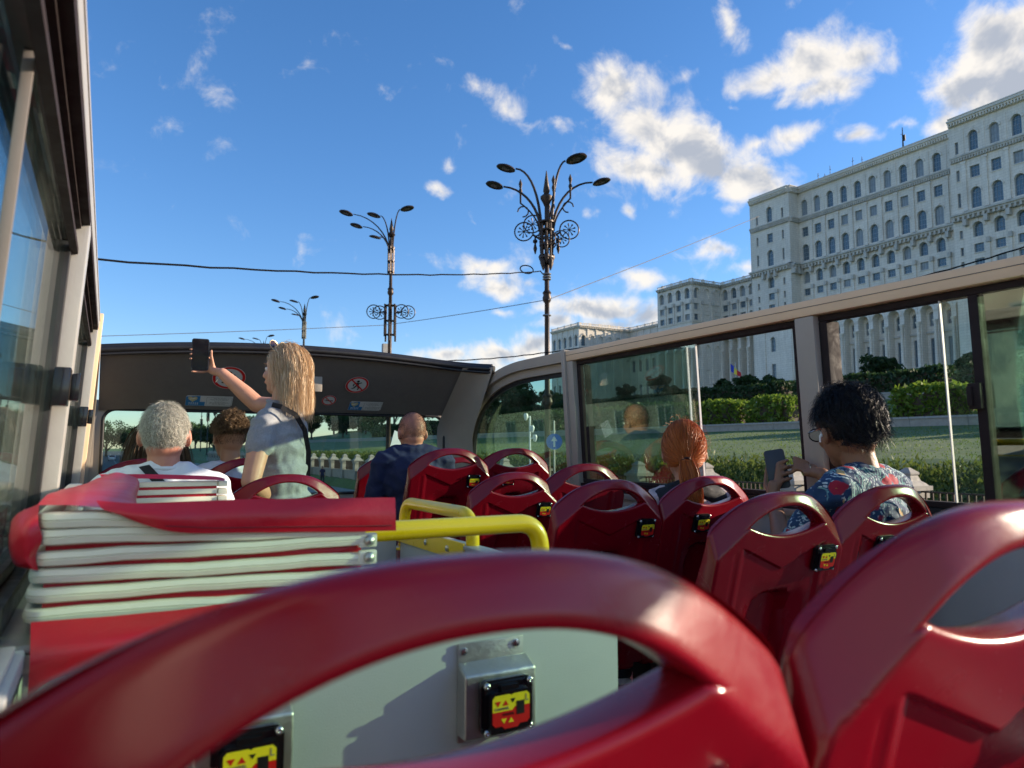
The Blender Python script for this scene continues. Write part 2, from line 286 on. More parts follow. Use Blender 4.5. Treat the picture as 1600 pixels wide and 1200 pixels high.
M['blouse'] = mat('white_and_pink_blouse', (.50, .40, .38), .85, var=.35, sc=42, bump=.35, bsc=30)
# ---------------------------------------------------------------- building helpers
def tag(o, label=None, cat=None, group=None, kind=None):
    if label: o['label'] = label
    if cat: o['category'] = cat
    if group: o['group'] = group
    if kind: o['kind'] = kind
    return o
def put(name, me, m=None, parent=None, loc=None, smooth=False):
    o = bpy.data.objects.new(name, me); C.objects.link(o)
    if m is not None and len(me.materials) == 0:
        for q in (m if isinstance(m, (list, tuple)) else [m]): me.materials.append(q)
    if parent is not None: o.parent = parent
    if loc is not None: o.location = loc
    if smooth: me.polygons.foreach_set('use_smooth', [True]*len(me.polygons))
    return o
def empty(name, loc=(0,0,0), rz=0, **k):
    o = bpy.data.objects.new(name, None); C.objects.link(o); o.location = loc; o.rotation_euler = (0,0,rz); o.empty_display_size = .1
    return tag(o, **k)
class MB:
    def __init__(s): s.v = []; s.f = []; s.mi = []; s.sm = []
    def add(s, vs, fs, mi=0, sm=False):
        n = len(s.v); s.v += [tuple(v) for v in vs]; s.f += [tuple(i+n for i in f) for f in fs]; s.mi += [mi]*len(fs); s.sm += [sm]*len(fs); return s
    def box(s, c, d, mi=0, rz=0, rot=None):
        c = Vector(c); h = Vector(d)/2; vs = []
        q = rot if rot is not None else Matrix.Rotation(rz, 3, 'Z')
        for x in (-1,1):
            for y in (-1,1):
                for z in (-1,1): vs.append(c + q @ Vector((x*h.x, y*h.y, z*h.z)))
        return s.add(vs, [(0,1,3,2),(4,6,7,5),(0,4,5,1),(2,3,7,6),(0,2,6,4),(1,5,7,3)], mi)
    def bx(s, x0, x1, y0, y1, z0, z1, mi=0): return s.box(((x0+x1)/2,(y0+y1)/2,(z0+z1)/2), (abs(x1-x0),abs(y1-y0),abs(z1-z0)), mi)
    def tube(s, pts, r, n=10, mi=0, closed=False, flat=None):
        pts = [Vector(p) for p in pts]; m = len(pts); rs = r if isinstance(r, (list,tuple)) else [r]*m
        vs = []; prev = None
        for i, p in enumerate(pts):
            a = pts[(i-1) % m] if (closed or i > 0) else p; b = pts[(i+1) % m] if (closed or i < m-1) else p
            t = (b-a).normalized()
            if prev is None: prev = t.orthogonal().normalized()
            u = (prev - t*prev.dot(t)).normalized(); w = t.cross(u); prev = u
            for k in range(n):
                an = 2*math.pi*k/n; vs.append(p + (u*math.cos(an) + w*math.sin(an))*rs[i])
        fs = []; mm = m if closed else m-1
        for i in range(mm):
            j = (i+1) % m
            for k in range(n): fs.append((i*n+k, i*n+(k+1)%n, j*n+(k+1)%n, j*n+k))
        if not closed: fs += [tuple(range(n))[::-1], tuple((m-1)*n+k for k in range(n))]
        return s.add(vs, fs, mi, True)
    def lathe(s, prof, c=(0,0,0), n=16, mi=0, sq=False, ax=None):
        c = Vector(c); vs = []; q = (Vector(ax).normalized().to_track_quat('Z','Y').to_matrix() if ax is not None else Matrix.Identity(3))
        for r, z in prof:
            for k in range(n):
                an = 2*math.pi*(k+.5)/n; rr = r*(1/math.cos(math.pi/4) if sq else 1); vs.append(c + q @ Vector((rr*math.cos(an), rr*math.sin(an), z)))
        m = len(prof); fs = [(i*n+k, i*n+(k+1)%n, (i+1)*n+(k+1)%n, (i+1)*n+k) for i in range(m-1) for k in range(n)]
        fs += [tuple(range(n))[::-1], tuple((m-1)*n+k for k in range(n))]
        return s.add(vs, fs, mi, not sq)
    def poly(s, pts, thick, mi=0):           # closed outline (3d points, planar) pushed along thick
        pts = [Vector(p) for p in pts]; t = Vector(thick); n = len(pts)
        return s.add(pts + [p+t for p in pts], [tuple(range(n))[::-1], tuple(range(n, 2*n))] + [(i,(i+1)%n,n+(i+1)%n,n+i) for i in range(n)], mi)
    def mesh(s, name):
        me = bpy.data.meshes.new(name); me.from_pydata(s.v, [], s.f); me.polygons.foreach_set('material_index', s.mi); me.polygons.foreach_set('use_smooth', s.sm)
        return me
    def build(s, name, m, parent=None, loc=None, bevel=0, seg=2):
        me = s.mesh(name)
        bm = bmesh.new(); bm.from_mesh(me); bmesh.ops.recalc_face_normals(bm, faces=bm.faces)
        if bevel: 
            bmesh.ops.bevel(bm, geom=[e for e in bm.edges if len(e.link_faces)==2 and e.calc_face_angle(0) > .6], offset=bevel, segments=seg, profile=.6, affect='EDGES', clamp_overlap=True)
            for f in bm.faces: f.smooth = True
        bm.to_mesh(me); bm.free()
        if bevel: me.set_sharp_from_angle(angle=R(50))
        elif any(s.sm): me.set_sharp_from_angle(angle=R(48))
        return put(name, me, m, parent, loc)
def copytree(o, parent=None):
    c = o.copy(); C.objects.link(c)
    if parent is not None: c.parent = parent
    for ch in [x for x in KIDS.get(o.name, [])]: copytree(ch, c)
    return c
KIDS = {}
def learn(o):
    for ch in o.children: KIDS.setdefault(o.name, []).append(ch); learn(ch)
def textmesh(s, size):
    cu = bpy.data.curves.new('t', 'FONT'); cu.body = s; cu.size = size; cu.align_x = 'CENTER'; cu.align_y = 'CENTER'; cu.extrude = .0002
    o = bpy.data.objects.new('t', cu); C.objects.link(o); dg = bpy.context.evaluated_depsgraph_get(); me = bpy.data.meshes.new_from_object(o.evaluated_get(dg)); bpy.data.objects.remove(o); return me
# ================================================================ GROUND, ROAD, HILL
rng = np.random.default_rng(7); random.seed(7)
def sheet(name, x0, x1, y0, y1, z, m):
    return tag(MB().add([(x0,y0,z),(x1,y0,z),(x1,y1,z),(x0,y1,z)], [(0,1,2,3)]).build(name, m), kind='structure')
sheet('ground', -4000, 4000, -3000, 5000, -.03, M['lawn'])
sheet('road', -16, 13.6, -150, 900, 0, M['asphalt'])
def strips():
    mb = MB()
    for x in (-2.1, 2.1, 6.4, 10.1, -6.4):
        for k in range(60):
            y = -30 + k*9; mb.add([(x-.08,y,.004),(x+.08,y,.004),(x+.08,y+4,.004),(x-.08,y+4,.004)], [(0,1,2,3)])
    return mb
tag(strips().build('lane_marking', M['paint']), kind='structure')
tag(MB().bx(13.6, 13.85, -150, 900, -.02, .14).build('kerb', M['kerb'], bevel=.01), kind='structure')
tag(MB().bx(13.85, 17.6, -150, 900, -.02, .13).build('pavement', M['paving']), kind='structure')
tag(MB().bx(-16.3, -16, -150, 900, -.02, .14).build('left_kerb', M['kerb']), kind='structure')
tag(MB().bx(-24, -16.3, -150, 900, -.02, .13).build('left_pavement', M['paving']), kind='structure')
PROF = [(17.6,.02),(18.4,.75),(21,1.1),(25,2.25),(30,3.1),(60,5.3),(61.2,5.4),(61.25,6.0),(66,6.3),(97,10.3),(98.2,10.5),(98.3,11.3),(112,12.3),(150,16.6),(190,24),(206,26.8),(240,27),(440,27),(540,12),(700,0)]
def hz(x, y):
    h = float(np.interp(x, [p[0] for p in PROF], [p[1] for p in PROF]))
    k = max(0, min(1, (430-y)/90)) if y > 300 else max(0, min(1, (y+160)/80)) if y < -60 else 1
    return h*k*k*(3-2*k)
def hill():
    xs = []
    for a, b in zip(PROF[:-1], PROF[1:]):
        n = max(1, int((b[0]-a[0])/5)); xs += [a[0]+(b[0]-a[0])*i/n for i in range(n)]
    xs.append(PROF[-1][0]); ys = list(np.arange(-160, 440, 6.))
    v = [(x, y, hz(x,y) + (noise.noise(Vector((x*.05,y*.05,0)))*.12 if x>25 else 0)) for y in ys for x in xs]; n = len(xs)
    f = [(j*n+i, j*n+i+1, (j+1)*n+i+1, (j+1)*n+i) for j in range(len(ys)-1) for i in range(n-1)]
    return MB().add(v, f, 0, False).build('palace_hill', M['lawn'])
tag(hill(), kind='structure')
# low sunlit retaining walls that hold the terraces
for xw, zt, lb in ((61.0, 6.15, 'low pale stone terrace wall below the yellow green hedge'), (98.0, 11.45, 'upper pale stone terrace wall behind the first hedge')):
    e = empty('terrace_wall', (xw, 0, 0), label=lb, cat='retaining wall')
    mb = MB(); cp = MB()
    for k in range(75):
        y = -60+k*4.9; mb.bx(-.25, .25, y, y+4.87, zt-1.5, zt-.13)
        cp.bx(-.36, .36, y+.01, y+4.86, zt-.128, zt+.04)
    mb.build('wall_block', M['stone'], e); cp.build('coping', M['kerb'], e)
# ================================================================ FOLIAGE
def leafobj(name, P, S, m, parent=None, tint=None, stretch=1.7, up=.0):
    n = len(P); S = np.broadcast_to(S, (n,))[:, None]
    a = rng.normal(size=(n,3)); a[:,2] = a[:,2]*(1-up) + up*2.2; a /= np.linalg.norm(a, axis=1)[:,None]
    b = rng.normal(size=(n,3)); b -= a*(a*b).sum(1)[:,None]; b /= np.linalg.norm(b, axis=1)[:,None]
    L_ = a*S*stretch*.5; Wd = b*S*.5
    V = np.stack([P-L_, P+Wd*.9, P+L_, P-Wd*.9], 1).reshape(-1,3)
    me = bpy.data.meshes.new(name); me.vertices.add(4*n); me.vertices.foreach_set('co', V.ravel())
    me.loops.add(4*n); me.loops.foreach_set('vertex_index', np.arange(4*n)); me.polygons.add(n); me.polygons.foreach_set('loop_start', np.arange(n)*4)
    me.update(calc_edges=True)
    if tint is None: tint = rng.random(n)
    at_ = me.attributes.new('tint', 'FLOAT', 'POINT'); at_.data.foreach_set('value', np.repeat(tint, 4).astype(np.float32))
    return put(name, me, m, parent)
def hedge(x, y0, y1, h, w, m, label, group, z=None, leaf=.34, n=None, rough=.5):
    e = empty('hedge', (x, (y0+y1)/2, hz(x,(y0+y1)/2) if z is None else z), label=label, cat='hedge', group=group)
    ln = y1-y0; n = n or int((ln*w + ln*h*1.6)*30)
    P = rng.random((n,3))*2-1
    k = rng.random(n) < .8                                           # most leaves sit on the clipped faces
    ax = rng.choice([0,2], n); sg = np.where(rng.random(n) < .75, np.where(ax==0, -1, 1), 1)
    for i in (0,2): P[k & (ax==i), i] = (sg + rng.normal(size=n)*.10)[k & (ax==i)]
    yy = P[:,1]*ln/2; bump_ = np.sin(yy*1.1+x)*.10 + np.sin(yy*2.7+x*3)*.08 + np.sin(yy*.37)*.10
    endr = np.sqrt(np.clip(1-np.clip((np.abs(yy)-(ln/2-1.2))/1.2, 0, 1)**2, 0, 1))
    top = h*(1+bump_*rough)*(.45+.55*endr)
    V = np.stack([P[:,0]*w/2*(.8+.2*endr)*(1+bump_*.6), yy, (P[:,2]*.5+.5)*top], 1)
    cl = np.array([noise.noise(Vector((a*.9, b*.9, c*1.3+x))) for a, b, c in V[::8]]).repeat(8)[:n]
    leafobj('leaf_cover', V, leaf*(.6+rng.random(n)*.8), m, e, np.clip(.45+cl*.8+rng.normal(size=n)*.15, 0, 1))
    c = MB(); ny = max(3, int(ln/1.5))
    for i in range(ny):
        ya = -ln/2+.4+(ln-.8)*i/ny; yb = -ln/2+.4+(ln-.8)*(i+1)/ny; hh = h*(.82+.06*math.sin(i*1.7))*(.75 if i in (0, ny-1) else 1)
        c.bx(-w*.38, w*.38, ya, yb+.01*(i%2), .02, hh)
    c.build('branch_core', M['bark'], e); return e
i = 0
H1 = [(8,21,'m'),(22,33,'m'),(33.5,41,'y2'),(52.0,58.2,'y'),(58.8,66.5,'y'),(67.5,80,'m'),(81,95,'m'),(96,112,'m'),(113,135,'d'),(136,160,'d'),(161,190,'d')]
names = ['nearest to the bus at the right edge','behind the dark haired man','with yellow tips beside the black haired man','round and bright, just left of the window post','bright, just left of the roundest one','above the head of the red haired woman','behind the green glass, right piece','behind the green glass, left piece','beyond the corner window, near piece','beyond the corner window, middle piece','beyond the corner window, far piece']
for (a, b, t), nm in zip(H1, names):
    hedge(64.5, a, b, 2.7 if t[0]=='y' else 2.9, 4.2, M['leafyellow'] if t[0]=='y' else M['leafmid'] if t=='m' else M['leafdark'], 'clipped hedge on the first terrace, '+nm, 'hedges on the first terrace', leaf=.30)
for r, (x, h, nmr) in enumerate(((101.5, 3.0, 'second'), (113, 2.4, 'third'))):
    for k in range(7):
        a = 30+k*27; hedge(x, a, a+25.4, h, 3.6, M['leafdark'], '%s dark clipped hedge of the %s terrace, counted from the near end' % (['first','second','third','fourth','fifth','sixth','farthest'][k], nmr), 'dark hedges of the %s terrace' % nmr, leaf=.42, n=3600)
def tree(x, y, h, r, m, label, group, leaf=.5, n=4200, base=None, trunkh=.16, conifer=False):
    z = hz(x,y) if base is None else base
    e = empty('conifer_tree' if conifer else 'broadleaf_tree', (x,y,z), random.random()*6, label=label, cat='tree', group=group)
    tr = MB(); tr.tube([(0,0,-.3),(.05*h*random.uniform(-.5,.5),0,h*trunkh),(0,.03*h,h*.7)], [.035*h,.026*h,.01*h], 8)
    P = []; nc = 26 if not conifer else 40
    for k in range(nc):
        if conifer:
            t = (k+.5)/nc; rr = r*(1-t)*random.uniform(.5,1); an = random.random()*6.28; c = Vector((rr*math.cos(an), rr*math.sin(an), h*(.12+.85*t))); cr = r*(.42*(1-t)+.10)
        else:
            d = Vector((random.gauss(0,1), random.gauss(0,1), random.gauss(0,.8))).normalized()*random.uniform(.35,1)
            c = Vector((d.x*r*.85, d.y*r*.85, h*(trunkh+(1-trunkh)*.5) + d.z*h*(1-trunkh)*.42)); cr = r*random.uniform(.22,.42)
            if k < 9: tr.tube([(0,0,h*trunkh*random.uniform(.7,1.2)), tuple(c*.5+Vector((0,0,h*trunkh*.45))), tuple(c)], [.014*h,.009*h,.004*h], 5)
        q = rng.normal(size=(n//nc,3)); q /= np.linalg.norm(q,axis=1)[:,None]; q *= (rng.random(n//nc)**.45)[:,None]*cr; q[:,2] *= .75
        P.append((q + np.array(c), np.full(n//nc, random.uniform(.1,.8))))
    V = np.concatenate([p for p,_ in P]); T = np.concatenate([t for _,t in P]) + rng.normal(size=len(V))*.18
    leafobj('crown', V, leaf*(.6+rng.random(len(V))*.8), m, e, np.clip(T,0,1)); tr.build('trunk', M['bark'], e); return e
# trees before the palace (seen through the windows)
for (x,y,h,r,lb) in [(150,100,8.2,4.6,'dark round tree before the palace arcade, above the black haired man'),(158,84,5.5,3.6,'low dark shrub tree beside the white lit pier of the palace'),
    (165,152,6.4,4.0,'dark tree at the foot of the great arches, right of the flag'),(168,164,5.0,3.4,'small dark tree just left of its taller neighbour below the arches'),(160,139,5.0,3.6,'leafy tree before the tall columns beside the window post'),
    (176,205,10,5,'tall dark tree behind the green sliding glass'),(170,190,5,3,'low round tree at the corner of the arcade'),(182,232,7,4,'bushy tree before the lower wing behind green glass'),
    (150,74,10,5,'large dark tree behind the rightmost tinted glass')]:
    tree(x,y,h,r,M['leafdark'],lb,'trees before the palace',leaf=.55,n=3600)
k = 0; rank = {}
spots = [(112,196,11.5,5.2),(118,210,14,5.5),(124,196,8,5),(104,180,7.5,5),(128,232,13,6),(110,224,12,5.5),(134,255,12,6),(100,205,7,4.6),(96,238,10,6),(118,262,13,6),(104,286,13,6),(84,262,10,5.5),(88,300,12,6),(70,286,11,5.5),(66,318,11,6),(50,300,8.5,5),(52,338,10,6),(80,335,12,6),(110,320,13,6),(38,330,8,5),(36,365,11,6),(44,300,11,6),(60,352,13,7),(95,345,13,7),(72,250,7,5),(88,262,9,5),(56,272,7,4.5),(30,395,14,7),(48,398,14,7),(70,395,14,7)]
for (x,y,h,r) in spots:
    k += 1; sp = k in (2,7,12,15)
    u_ = 800+FPX*math.tan(math.atan2(x,y)-YAW)
    zone = 'in the right half of the corner window' if u_ > 800 else 'in the left half of the corner window' if u_ > 735 else 'right of the navy shirt man' if u_ > 672 else 'behind the navy shirt man' if u_ > 615 else 'left of the navy shirt man' if u_ > 560 else 'just right of the blonde woman'
    rank[zone] = rank.get(zone,0)+1
    tree(x,y,h*1.18,r*(.66 if sp else 1.15),M['leafdark'] if k%3 else M['leafmid'],'%s %s tree on the slope, seen %s' % (['first','second','third','fourth','fifth','sixth','seventh','eighth','ninth','tenth','eleventh','twelfth','thirteenth','fourteenth','fifteenth','sixteenth','seventeenth','eighteenth','last'][min(18,rank[zone]-1)], 'conical' if sp else 'dark leafy', zone),'trees on the slope left of the palace',leaf=.6,n=3000,conifer=sp)
# avenue trees straight ahead, beyond the windscreen
k = 0
for (x,y,h,r,m) in [(-17,120,8.6,4.2,'leafmid'),(-16.5,104,6.8,3.4,'leafdark'),(-18,140,8,4,'leafmid'),(-19,95,5.2,3.2,'leafdark'),(-20,165,11,5,'leafmid'),(-17,200,9,5,'leafdark'),(-8,330,15,8,'leafdark'),(0,350,16,9,'leafdark'),(8,360,16,9,'leafdark'),(16,345,15,8,'leafdark'),(24,352,16,9,'leafdark'),(32,380,16,9,'leafdark'),(-14,300,15,8,'leafdark'),(-25,260,13,6,'leafdark'),(-19.5,128,12,2.2,'leafdark')]:
    k += 1; tree(x,y,h,r,M[m],('dark cone shaped tree rising above the avenue on the left' if k==15 else ['round light green tree nearest the left edge of the windscreen','low dark tree below the light green one','second round tree along the left pavement','small bushy tree closest on the left pavement','tall pale tree further along the left pavement','dark tree before the classical building','large dark tree closing the avenue, leftmost','large dark tree closing the avenue, second from left','large dark tree closing the avenue, middle','large dark tree closing the avenue, fourth from left','large dark tree closing the avenue, fifth from left','large dark tree closing the avenue, rightmost','dark tree at the far left bend of the avenue','very tall tree behind the left pavement'][k-1]),'trees along the avenue ahead',leaf=.5,n=2600,conifer=(k==15))
# scrub and tall grass behind the fence
def scrub():
    n = 120000; y = rng.random(n)**1.5*150 - 4; x = 20.3 + rng.random(n)*5.5; hh = .25+.75*np.array([noise.noise(Vector((a*.5,b*.35,0))) for a,b in zip(x[::10],y[::10])]).repeat(10)
    base = np.interp(x,[p[0] for p in PROF],[p[1] for p in PROF]); z = base + rng.random(n)*np.clip(.55+hh*.6,.15,1.2)
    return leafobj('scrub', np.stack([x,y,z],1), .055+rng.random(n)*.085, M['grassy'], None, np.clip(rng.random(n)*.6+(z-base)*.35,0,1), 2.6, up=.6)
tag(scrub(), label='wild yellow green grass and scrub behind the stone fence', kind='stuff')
def lawnblades():
    n = 26000; y = rng.random(n)*110; x = 26+rng.random(n)**1.3*34; z = np.interp(x,[p[0] for p in PROF],[p[1] for p in PROF])+.06
    return leafobj('lawn_grass', np.stack([x,y,z-.03],1), .065, M['turf'], None, None, 1.6, up=.7)
tag(lawnblades(), label='mown lawn of the first terrace', kind='stuff')
# ================================================================ STONE FENCE WITH IRON RAILS
FX = 19.0; PITCH_F = 3.8
fe = empty('boundary_fence', (FX, 0, 0), label='pale stone boundary fence with capped piers and dark iron rails along the road', cat='fence')
pier = MB(); pier.bx(-.30,.30,-.30,.30,.5,2.35); pier.bx(-.34,.34,-.34,.34,.5,1.25); pier.bx(-.36,.36,-.36,.36,2.15,2.35); pier.bx(-.42,.42,-.42,.42,2.352,2.47)
pier.lathe([(.36,2.47),(.30,2.54),(.22,2.60),(.17,2.75),(.20,2.77),(.20,2.82),(.05,2.95)], n=4, sq=True)
pm = pier.mesh('pier'); wallm = MB().bx(-.16,.16,.31,PITCH_F-.31,.45,1.45); wallm.bx(-.20,.20,.32,PITCH_F-.32,1.452,1.56); wm = wallm.mesh('fence_wall')
rb = MB()
for k in range(17): rb.bx(-.02,.02,.45+k*.18-.02,.45+k*.18+.02,1.562,2.3)
rb.bx(-.03,.03,.32,PITCH_F-.32,2.301,2.34); rb.bx(-.025,.025,.32,PITCH_F-.32,1.7,1.73); rm = rb.mesh('iron_railing')
for k in range(-1, 44):
    put('pier', pm, M['stone'], fe, (0,.6+k*PITCH_F,.02)); put('base_wall', wm, M['stone'], fe, (0,.6+k*PITCH_F,.02)); put('iron_railing', rm, M['iron'], fe, (0,.6+k*PITCH_F,.02))
# ================================================================ PALACE
WIN = {}
def winmesh(kind, w, h):
    key = (kind, round(w,2), round(h,2))
    if key in WIN:
        a_ = WIN[key]; return (a_[0], a_[1] if random.random() < .72 else a_[2])
    f = MB(); t = .13; p = MB()
    if kind == 'rect': out = [(-w/2,0),(w/2,0),(w/2,h),(-w/2,h)]
    else:
        r = w/2; s0 = h-r; out = [(-r,0),(r,0)] + [(r*math.cos(math.pi*k/12), s0+r*math.sin(math.pi*k/12)) for k in range(13)]
    n = len(out); cx, cy = 0, h/2
    inn = [(x*(1-2*t/w), cy+(y-cy)*(1-2*t/h)) for x,y in out]
    vs = [(x,0,y) for x,y in out]+[(x,0,y) for x,y in inn]+[(x,.12,y) for x,y in inn]
    f.add(vs, [(i,(i+1)%n,n+(i+1)%n,n+i) for i in range(n)]+[(n+i,n+(i+1)%n,2*n+(i+1)%n,2*n+i) for i in range(n)])
    cols = 2 if w < 1.9 else 3
    for k in range(1, cols): f.bx(-w/2+w*k/cols-.05,-w/2+w*k/cols+.05,.0,.1,t,(h-t if kind=='rect' else h-t-(0 if cols==2 else w*.08)))
    rows = max(1, int(h/1.5))
    for k in range(1, rows+1):
        zz = (h-w/2 if kind!='rect' else h)*k/(rows+ (0 if kind!='rect' else 1)); f.bx(-w/2+t,w/2-t,.004,.09,zz-.05,zz+.05)
    p.add([(x,.10,y) for x,y in inn], [tuple(range(n))])
    p1 = p.mesh('pane'); p1.materials.append(M['winglass']); p2 = p.mesh('pane'); p2.materials.append(M['winglight']); WIN[key] = (f.mesh('window'), p1, p2); return WIN[key][:2]
pal = empty('palace', (0,0,0), label='huge pale stone palace with rows of arched windows on the hill', cat='palace')
PW = MB(); PC = MB(); NW = [0]; PG = MB()
class Face:
    """a straight piece of facade from A along D; local u runs to the right, n is outward"""
    def __init__(s, A, B):
        s.A = Vector((*A,0)); s.B = Vector((*B,0)); s.l = (s.B-s.A).length; s.D = (s.B-s.A).normalized(); s.n = Vector((-s.D.y, s.D.x, 0)); s.rz = math.atan2(s.D.y, s.D.x)
        if s.n.x > .5 or s.n.y > .5: s.n = -s.n
        s.flip = s.D.cross(s.n).z
    def p(s, u, o, z): return s.A + s.D*u + s.n*o + Vector((0,0,z))
    def q(s, mb, pts, fs, mi=0): mb.add([s.p(*a) for a in pts], fs, mi)
    def block(s, mb, u0, u1, o0, o1, z0, z1):
        pts = [(u,o,z) for u in (u0,u1) for o in (o0,o1) for z in (z0,z1)]
        s.q(mb, pts, [(0,1,3,2),(4,6,7,5),(0,4,5,1),(2,3,7,6),(0,2,6,4),(1,5,7,3)])
    def cell(s, u0, u1, z0, z1, kind=None, w=0, zb=0, h=0, depth=.55, win=True, hood=False, parentwin=None):
        if kind is None: s.q(PW, [(u0,0,z0),(u1,0,z0),(u1,0,z1),(u0,0,z1)], [(0,1,2,3)]); return
        uc = (u0+u1)/2
        if kind == 'rect': op = [(uc-w/2,zb),(uc+w/2,zb),(uc+w/2,zb+h),(uc-w/2,zb+h)]
        else:
            r = w/2; s0 = zb+h-r; op = [(uc-r,zb),(uc+r,zb)]+[(uc+r*math.cos(math.pi*k/12), s0+r*math.sin(math.pi*k/12)) for k in range(13)]
        n = len(op); cz = zb+h/2; ou = []
        for (a,b) in op:                                              # push the opening outline out to the cell's border
            da, db = a-uc, b-cz; ta = (u1-uc)/abs(da) if abs(da)>1e-6 else 1e9; tb = ((z1-cz) if db>0 else (cz-z0))/abs(db) if abs(db)>1e-6 else 1e9
            t_ = min(ta,tb); ou.append((uc+da*t_, cz+db*t_))
        # make sure the corners are there
        if kind == 'rect': ou = [(u0,z0),(u1,z0),(u1,z1),(u0,z1)]
        else:
            ou[0] = (u0,z0); ou[1] = (u1,z0); ou[4] = (u1,z1); ou[12] = (u0,z1)
            ou[2] = (u1,(z0+z1)/2); ou[3] = (u1, z1*.7+z0*.3); ou[14] = (u0,(z0+z1)/2); ou[13] = (u0, z1*.7+z0*.3)
            for k in range(5,12): ou[k] = (u1+(u0-u1)*(k-4)/8, z1)
        s.q(PW, [(a,0,b) for a,b in ou]+[(a,0,b) for a,b in op]+[(a,-depth,b) for a,b in op], [(i,(i+1)%n,n+(i+1)%n,n+i) for i in range(n)]+[(n+i,n+(i+1)%n,2*n+(i+1)%n,2*n+i) for i in range(n)])
        if hood and kind == 'arch':                                   # raised archivolt with keystone
            s0 = zb+h-w/2
            for k in range(12):
                a0, a1 = math.pi*k/12, math.pi*(k+1)/12; r0, r1 = w/2+.06, w/2+.06+hood
                pts = []
                for o in (0.02,.24):
                    for (r_, a_) in ((r0,a0),(r1,a0),(r1,a1),(r0,a1)): pts.append((uc+r_*math.cos(a_), o, s0+r_*math.sin(a_)))
                s.q(PC if k in(5,6) and hood>.5 else PW, pts, [(4,5,6,7),(0,4,7,3),(1,2,6,5)])
            s.block(PW, uc-.28, uc+.28, .02, .36, zb+h, zb+h+hood+.35)
        if kind == 'rect' and win and h > 1.2: s.block(PW, uc-w/2-.25, uc+w/2+.25, .02, .20, zb-.28, zb-.06)
        if win:
            fm, pmn = winmesh(kind, w, h); NW[0] += 1
            if NW[0] <= 290:
                wo_ = put('window', fm, M['winframe'], pal, s.p(uc,-depth+.02,zb)); wo_.rotation_euler = (0,0,s.rz if s.flip < 0 else s.rz+math.pi)
                put('pane', pmn, M['winglass'], wo_)
            else: s.q(PG, [(a,-depth+.05,b) for a,b in op], [tuple(range(n))])
    def cornice(s, z, h, o, mb=None, dent=0, ext=0, parapet=False):
        mb = mb or PC
        s.block(mb, -ext, s.l+ext, .003, o*.45, z, z+h*.45); s.block(mb, -ext, s.l+ext, .003, o*.75, z+h*.452, z+h*.72); s.block(mb, -ext, s.l+ext, .003, o, z+h*.722, z+h)
        if dent:
            n = int(s.l/dent)
            for k in range(n): u = (k+.5)*s.l/n; s.block(mb, u-dent*.22, u+dent*.22, .0032, o*.8, z+.02, z+h*.71)
        if parapet:
            s.block(PW, -ext, s.l+ext, o*.3-.3, o*.3, z+h+.003, z+h+.25); s.block(PW, -ext, s.l+ext, o*.3-.35, o*.3+.05, z+h+1.05, z+h+1.25)
            n = int(s.l/.9)
            for k in range(n):
                u = (k+.5)*s.l/n; wd = .45 if k%6==0 else .17; s.block(PW, u-wd, u+wd, o*.3-.28, o*.3-.02, z+h+.252, z+h+1.048 if k%6 else z+h+1.5)
    def pil(s, u, w, o, z0, z1, mb=None):
        mb = mb or PW; s.block(mb, u-w/2, u+w/2, .004, o, z0+.5, z1-.7); s.block(mb, u-w/2-.12, u+w/2+.12, .004, o+.12, z0, z0+.498); s.block(mb, u-w/2-.15, u+w/2+.15, .004, o+.15, z1-.698, z1)
    def column(s, u, o, r, z0, z1):
        c = s.p(u,o,0); h = z1-z0
        PW.lathe([(r*1.35,z0),(r*1.35,z0+.5),(r*1.1,z0+.7),(r,z0+1),(r*.86,z1-1.5),(r*.95,z1-1.4),(r*1.25,z1-.5),(r*1.5,z1-.3),(r*1.5,z1)], c, 12)
Z_B, Z_R = 69.4, 98.6
def upper(F, bays, margins=0, topw=True, side=False, cols=None):
    """storeys above the balcony"""
    l0, l1 = margins, F.l-margins; b = (l1-l0)/bays if bays else 0
    if margins or not bays:
        for (a, c) in (((0,l0),(l1,F.l)) if bays else ((0,F.l),)):
            if c-a < .01: continue
            if margins > 2.5 and cols:
                F.cell(a,c,Z_B+1.5,79,'rect',.9,72.5,4.2); F.cell(a,c,79,86,'rect',.9,80.3,3.2); F.cell(a,c,86,Z_R-1.5,'rect',.9,88.4,3.6)
            else: F.cell(a,c,Z_B+1.5,79); F.cell(a,c,79,86); F.cell(a,c,86,Z_R-1.5)
    for k in range(bays):
        a, c = l0+k*b, l0+(k+1)*b
        F.cell(a,c,Z_B+1.5,79,'arch',2.75,71.4,5.9,hood=.28); F.cell(a,c,79,86,'rect',2.6,80.3,3.4); F.cell(a,c,86,Z_R-1.5,'arch',2.5,88.2,5.7,hood=.5)
        if bays > 1: 
            for u in ((a,c) if k==bays-1 else (a,)): 
                if u>.5 and u<F.l-.5: F.pil(u,1.15,.38,Z_B+1.6,85.6); F.block(PW,u-.35,u+.35,.004,.14,88.0,95.5)
    F.cornice(85.9,1.7,1.0,PC,dent=.75); F.cornice(Z_R-1.7,1.7,1.5,PW,dent=.8,parapet=False); F.cornice(Z_R,.9,.8,PW)
    # heavy balcony on consoles
    F.cornice(Z_B-1.0,2.0,1.9,PC,dent=1.35)
    n = max(2,bays)
    for k in range(n+1):
        u = min(max(l0+k*(l1-l0)/n,.5),F.l-.5); F.block(PC,u-.5,u+.5,.005,1.6,Z_B-2.8,Z_B-1.02)
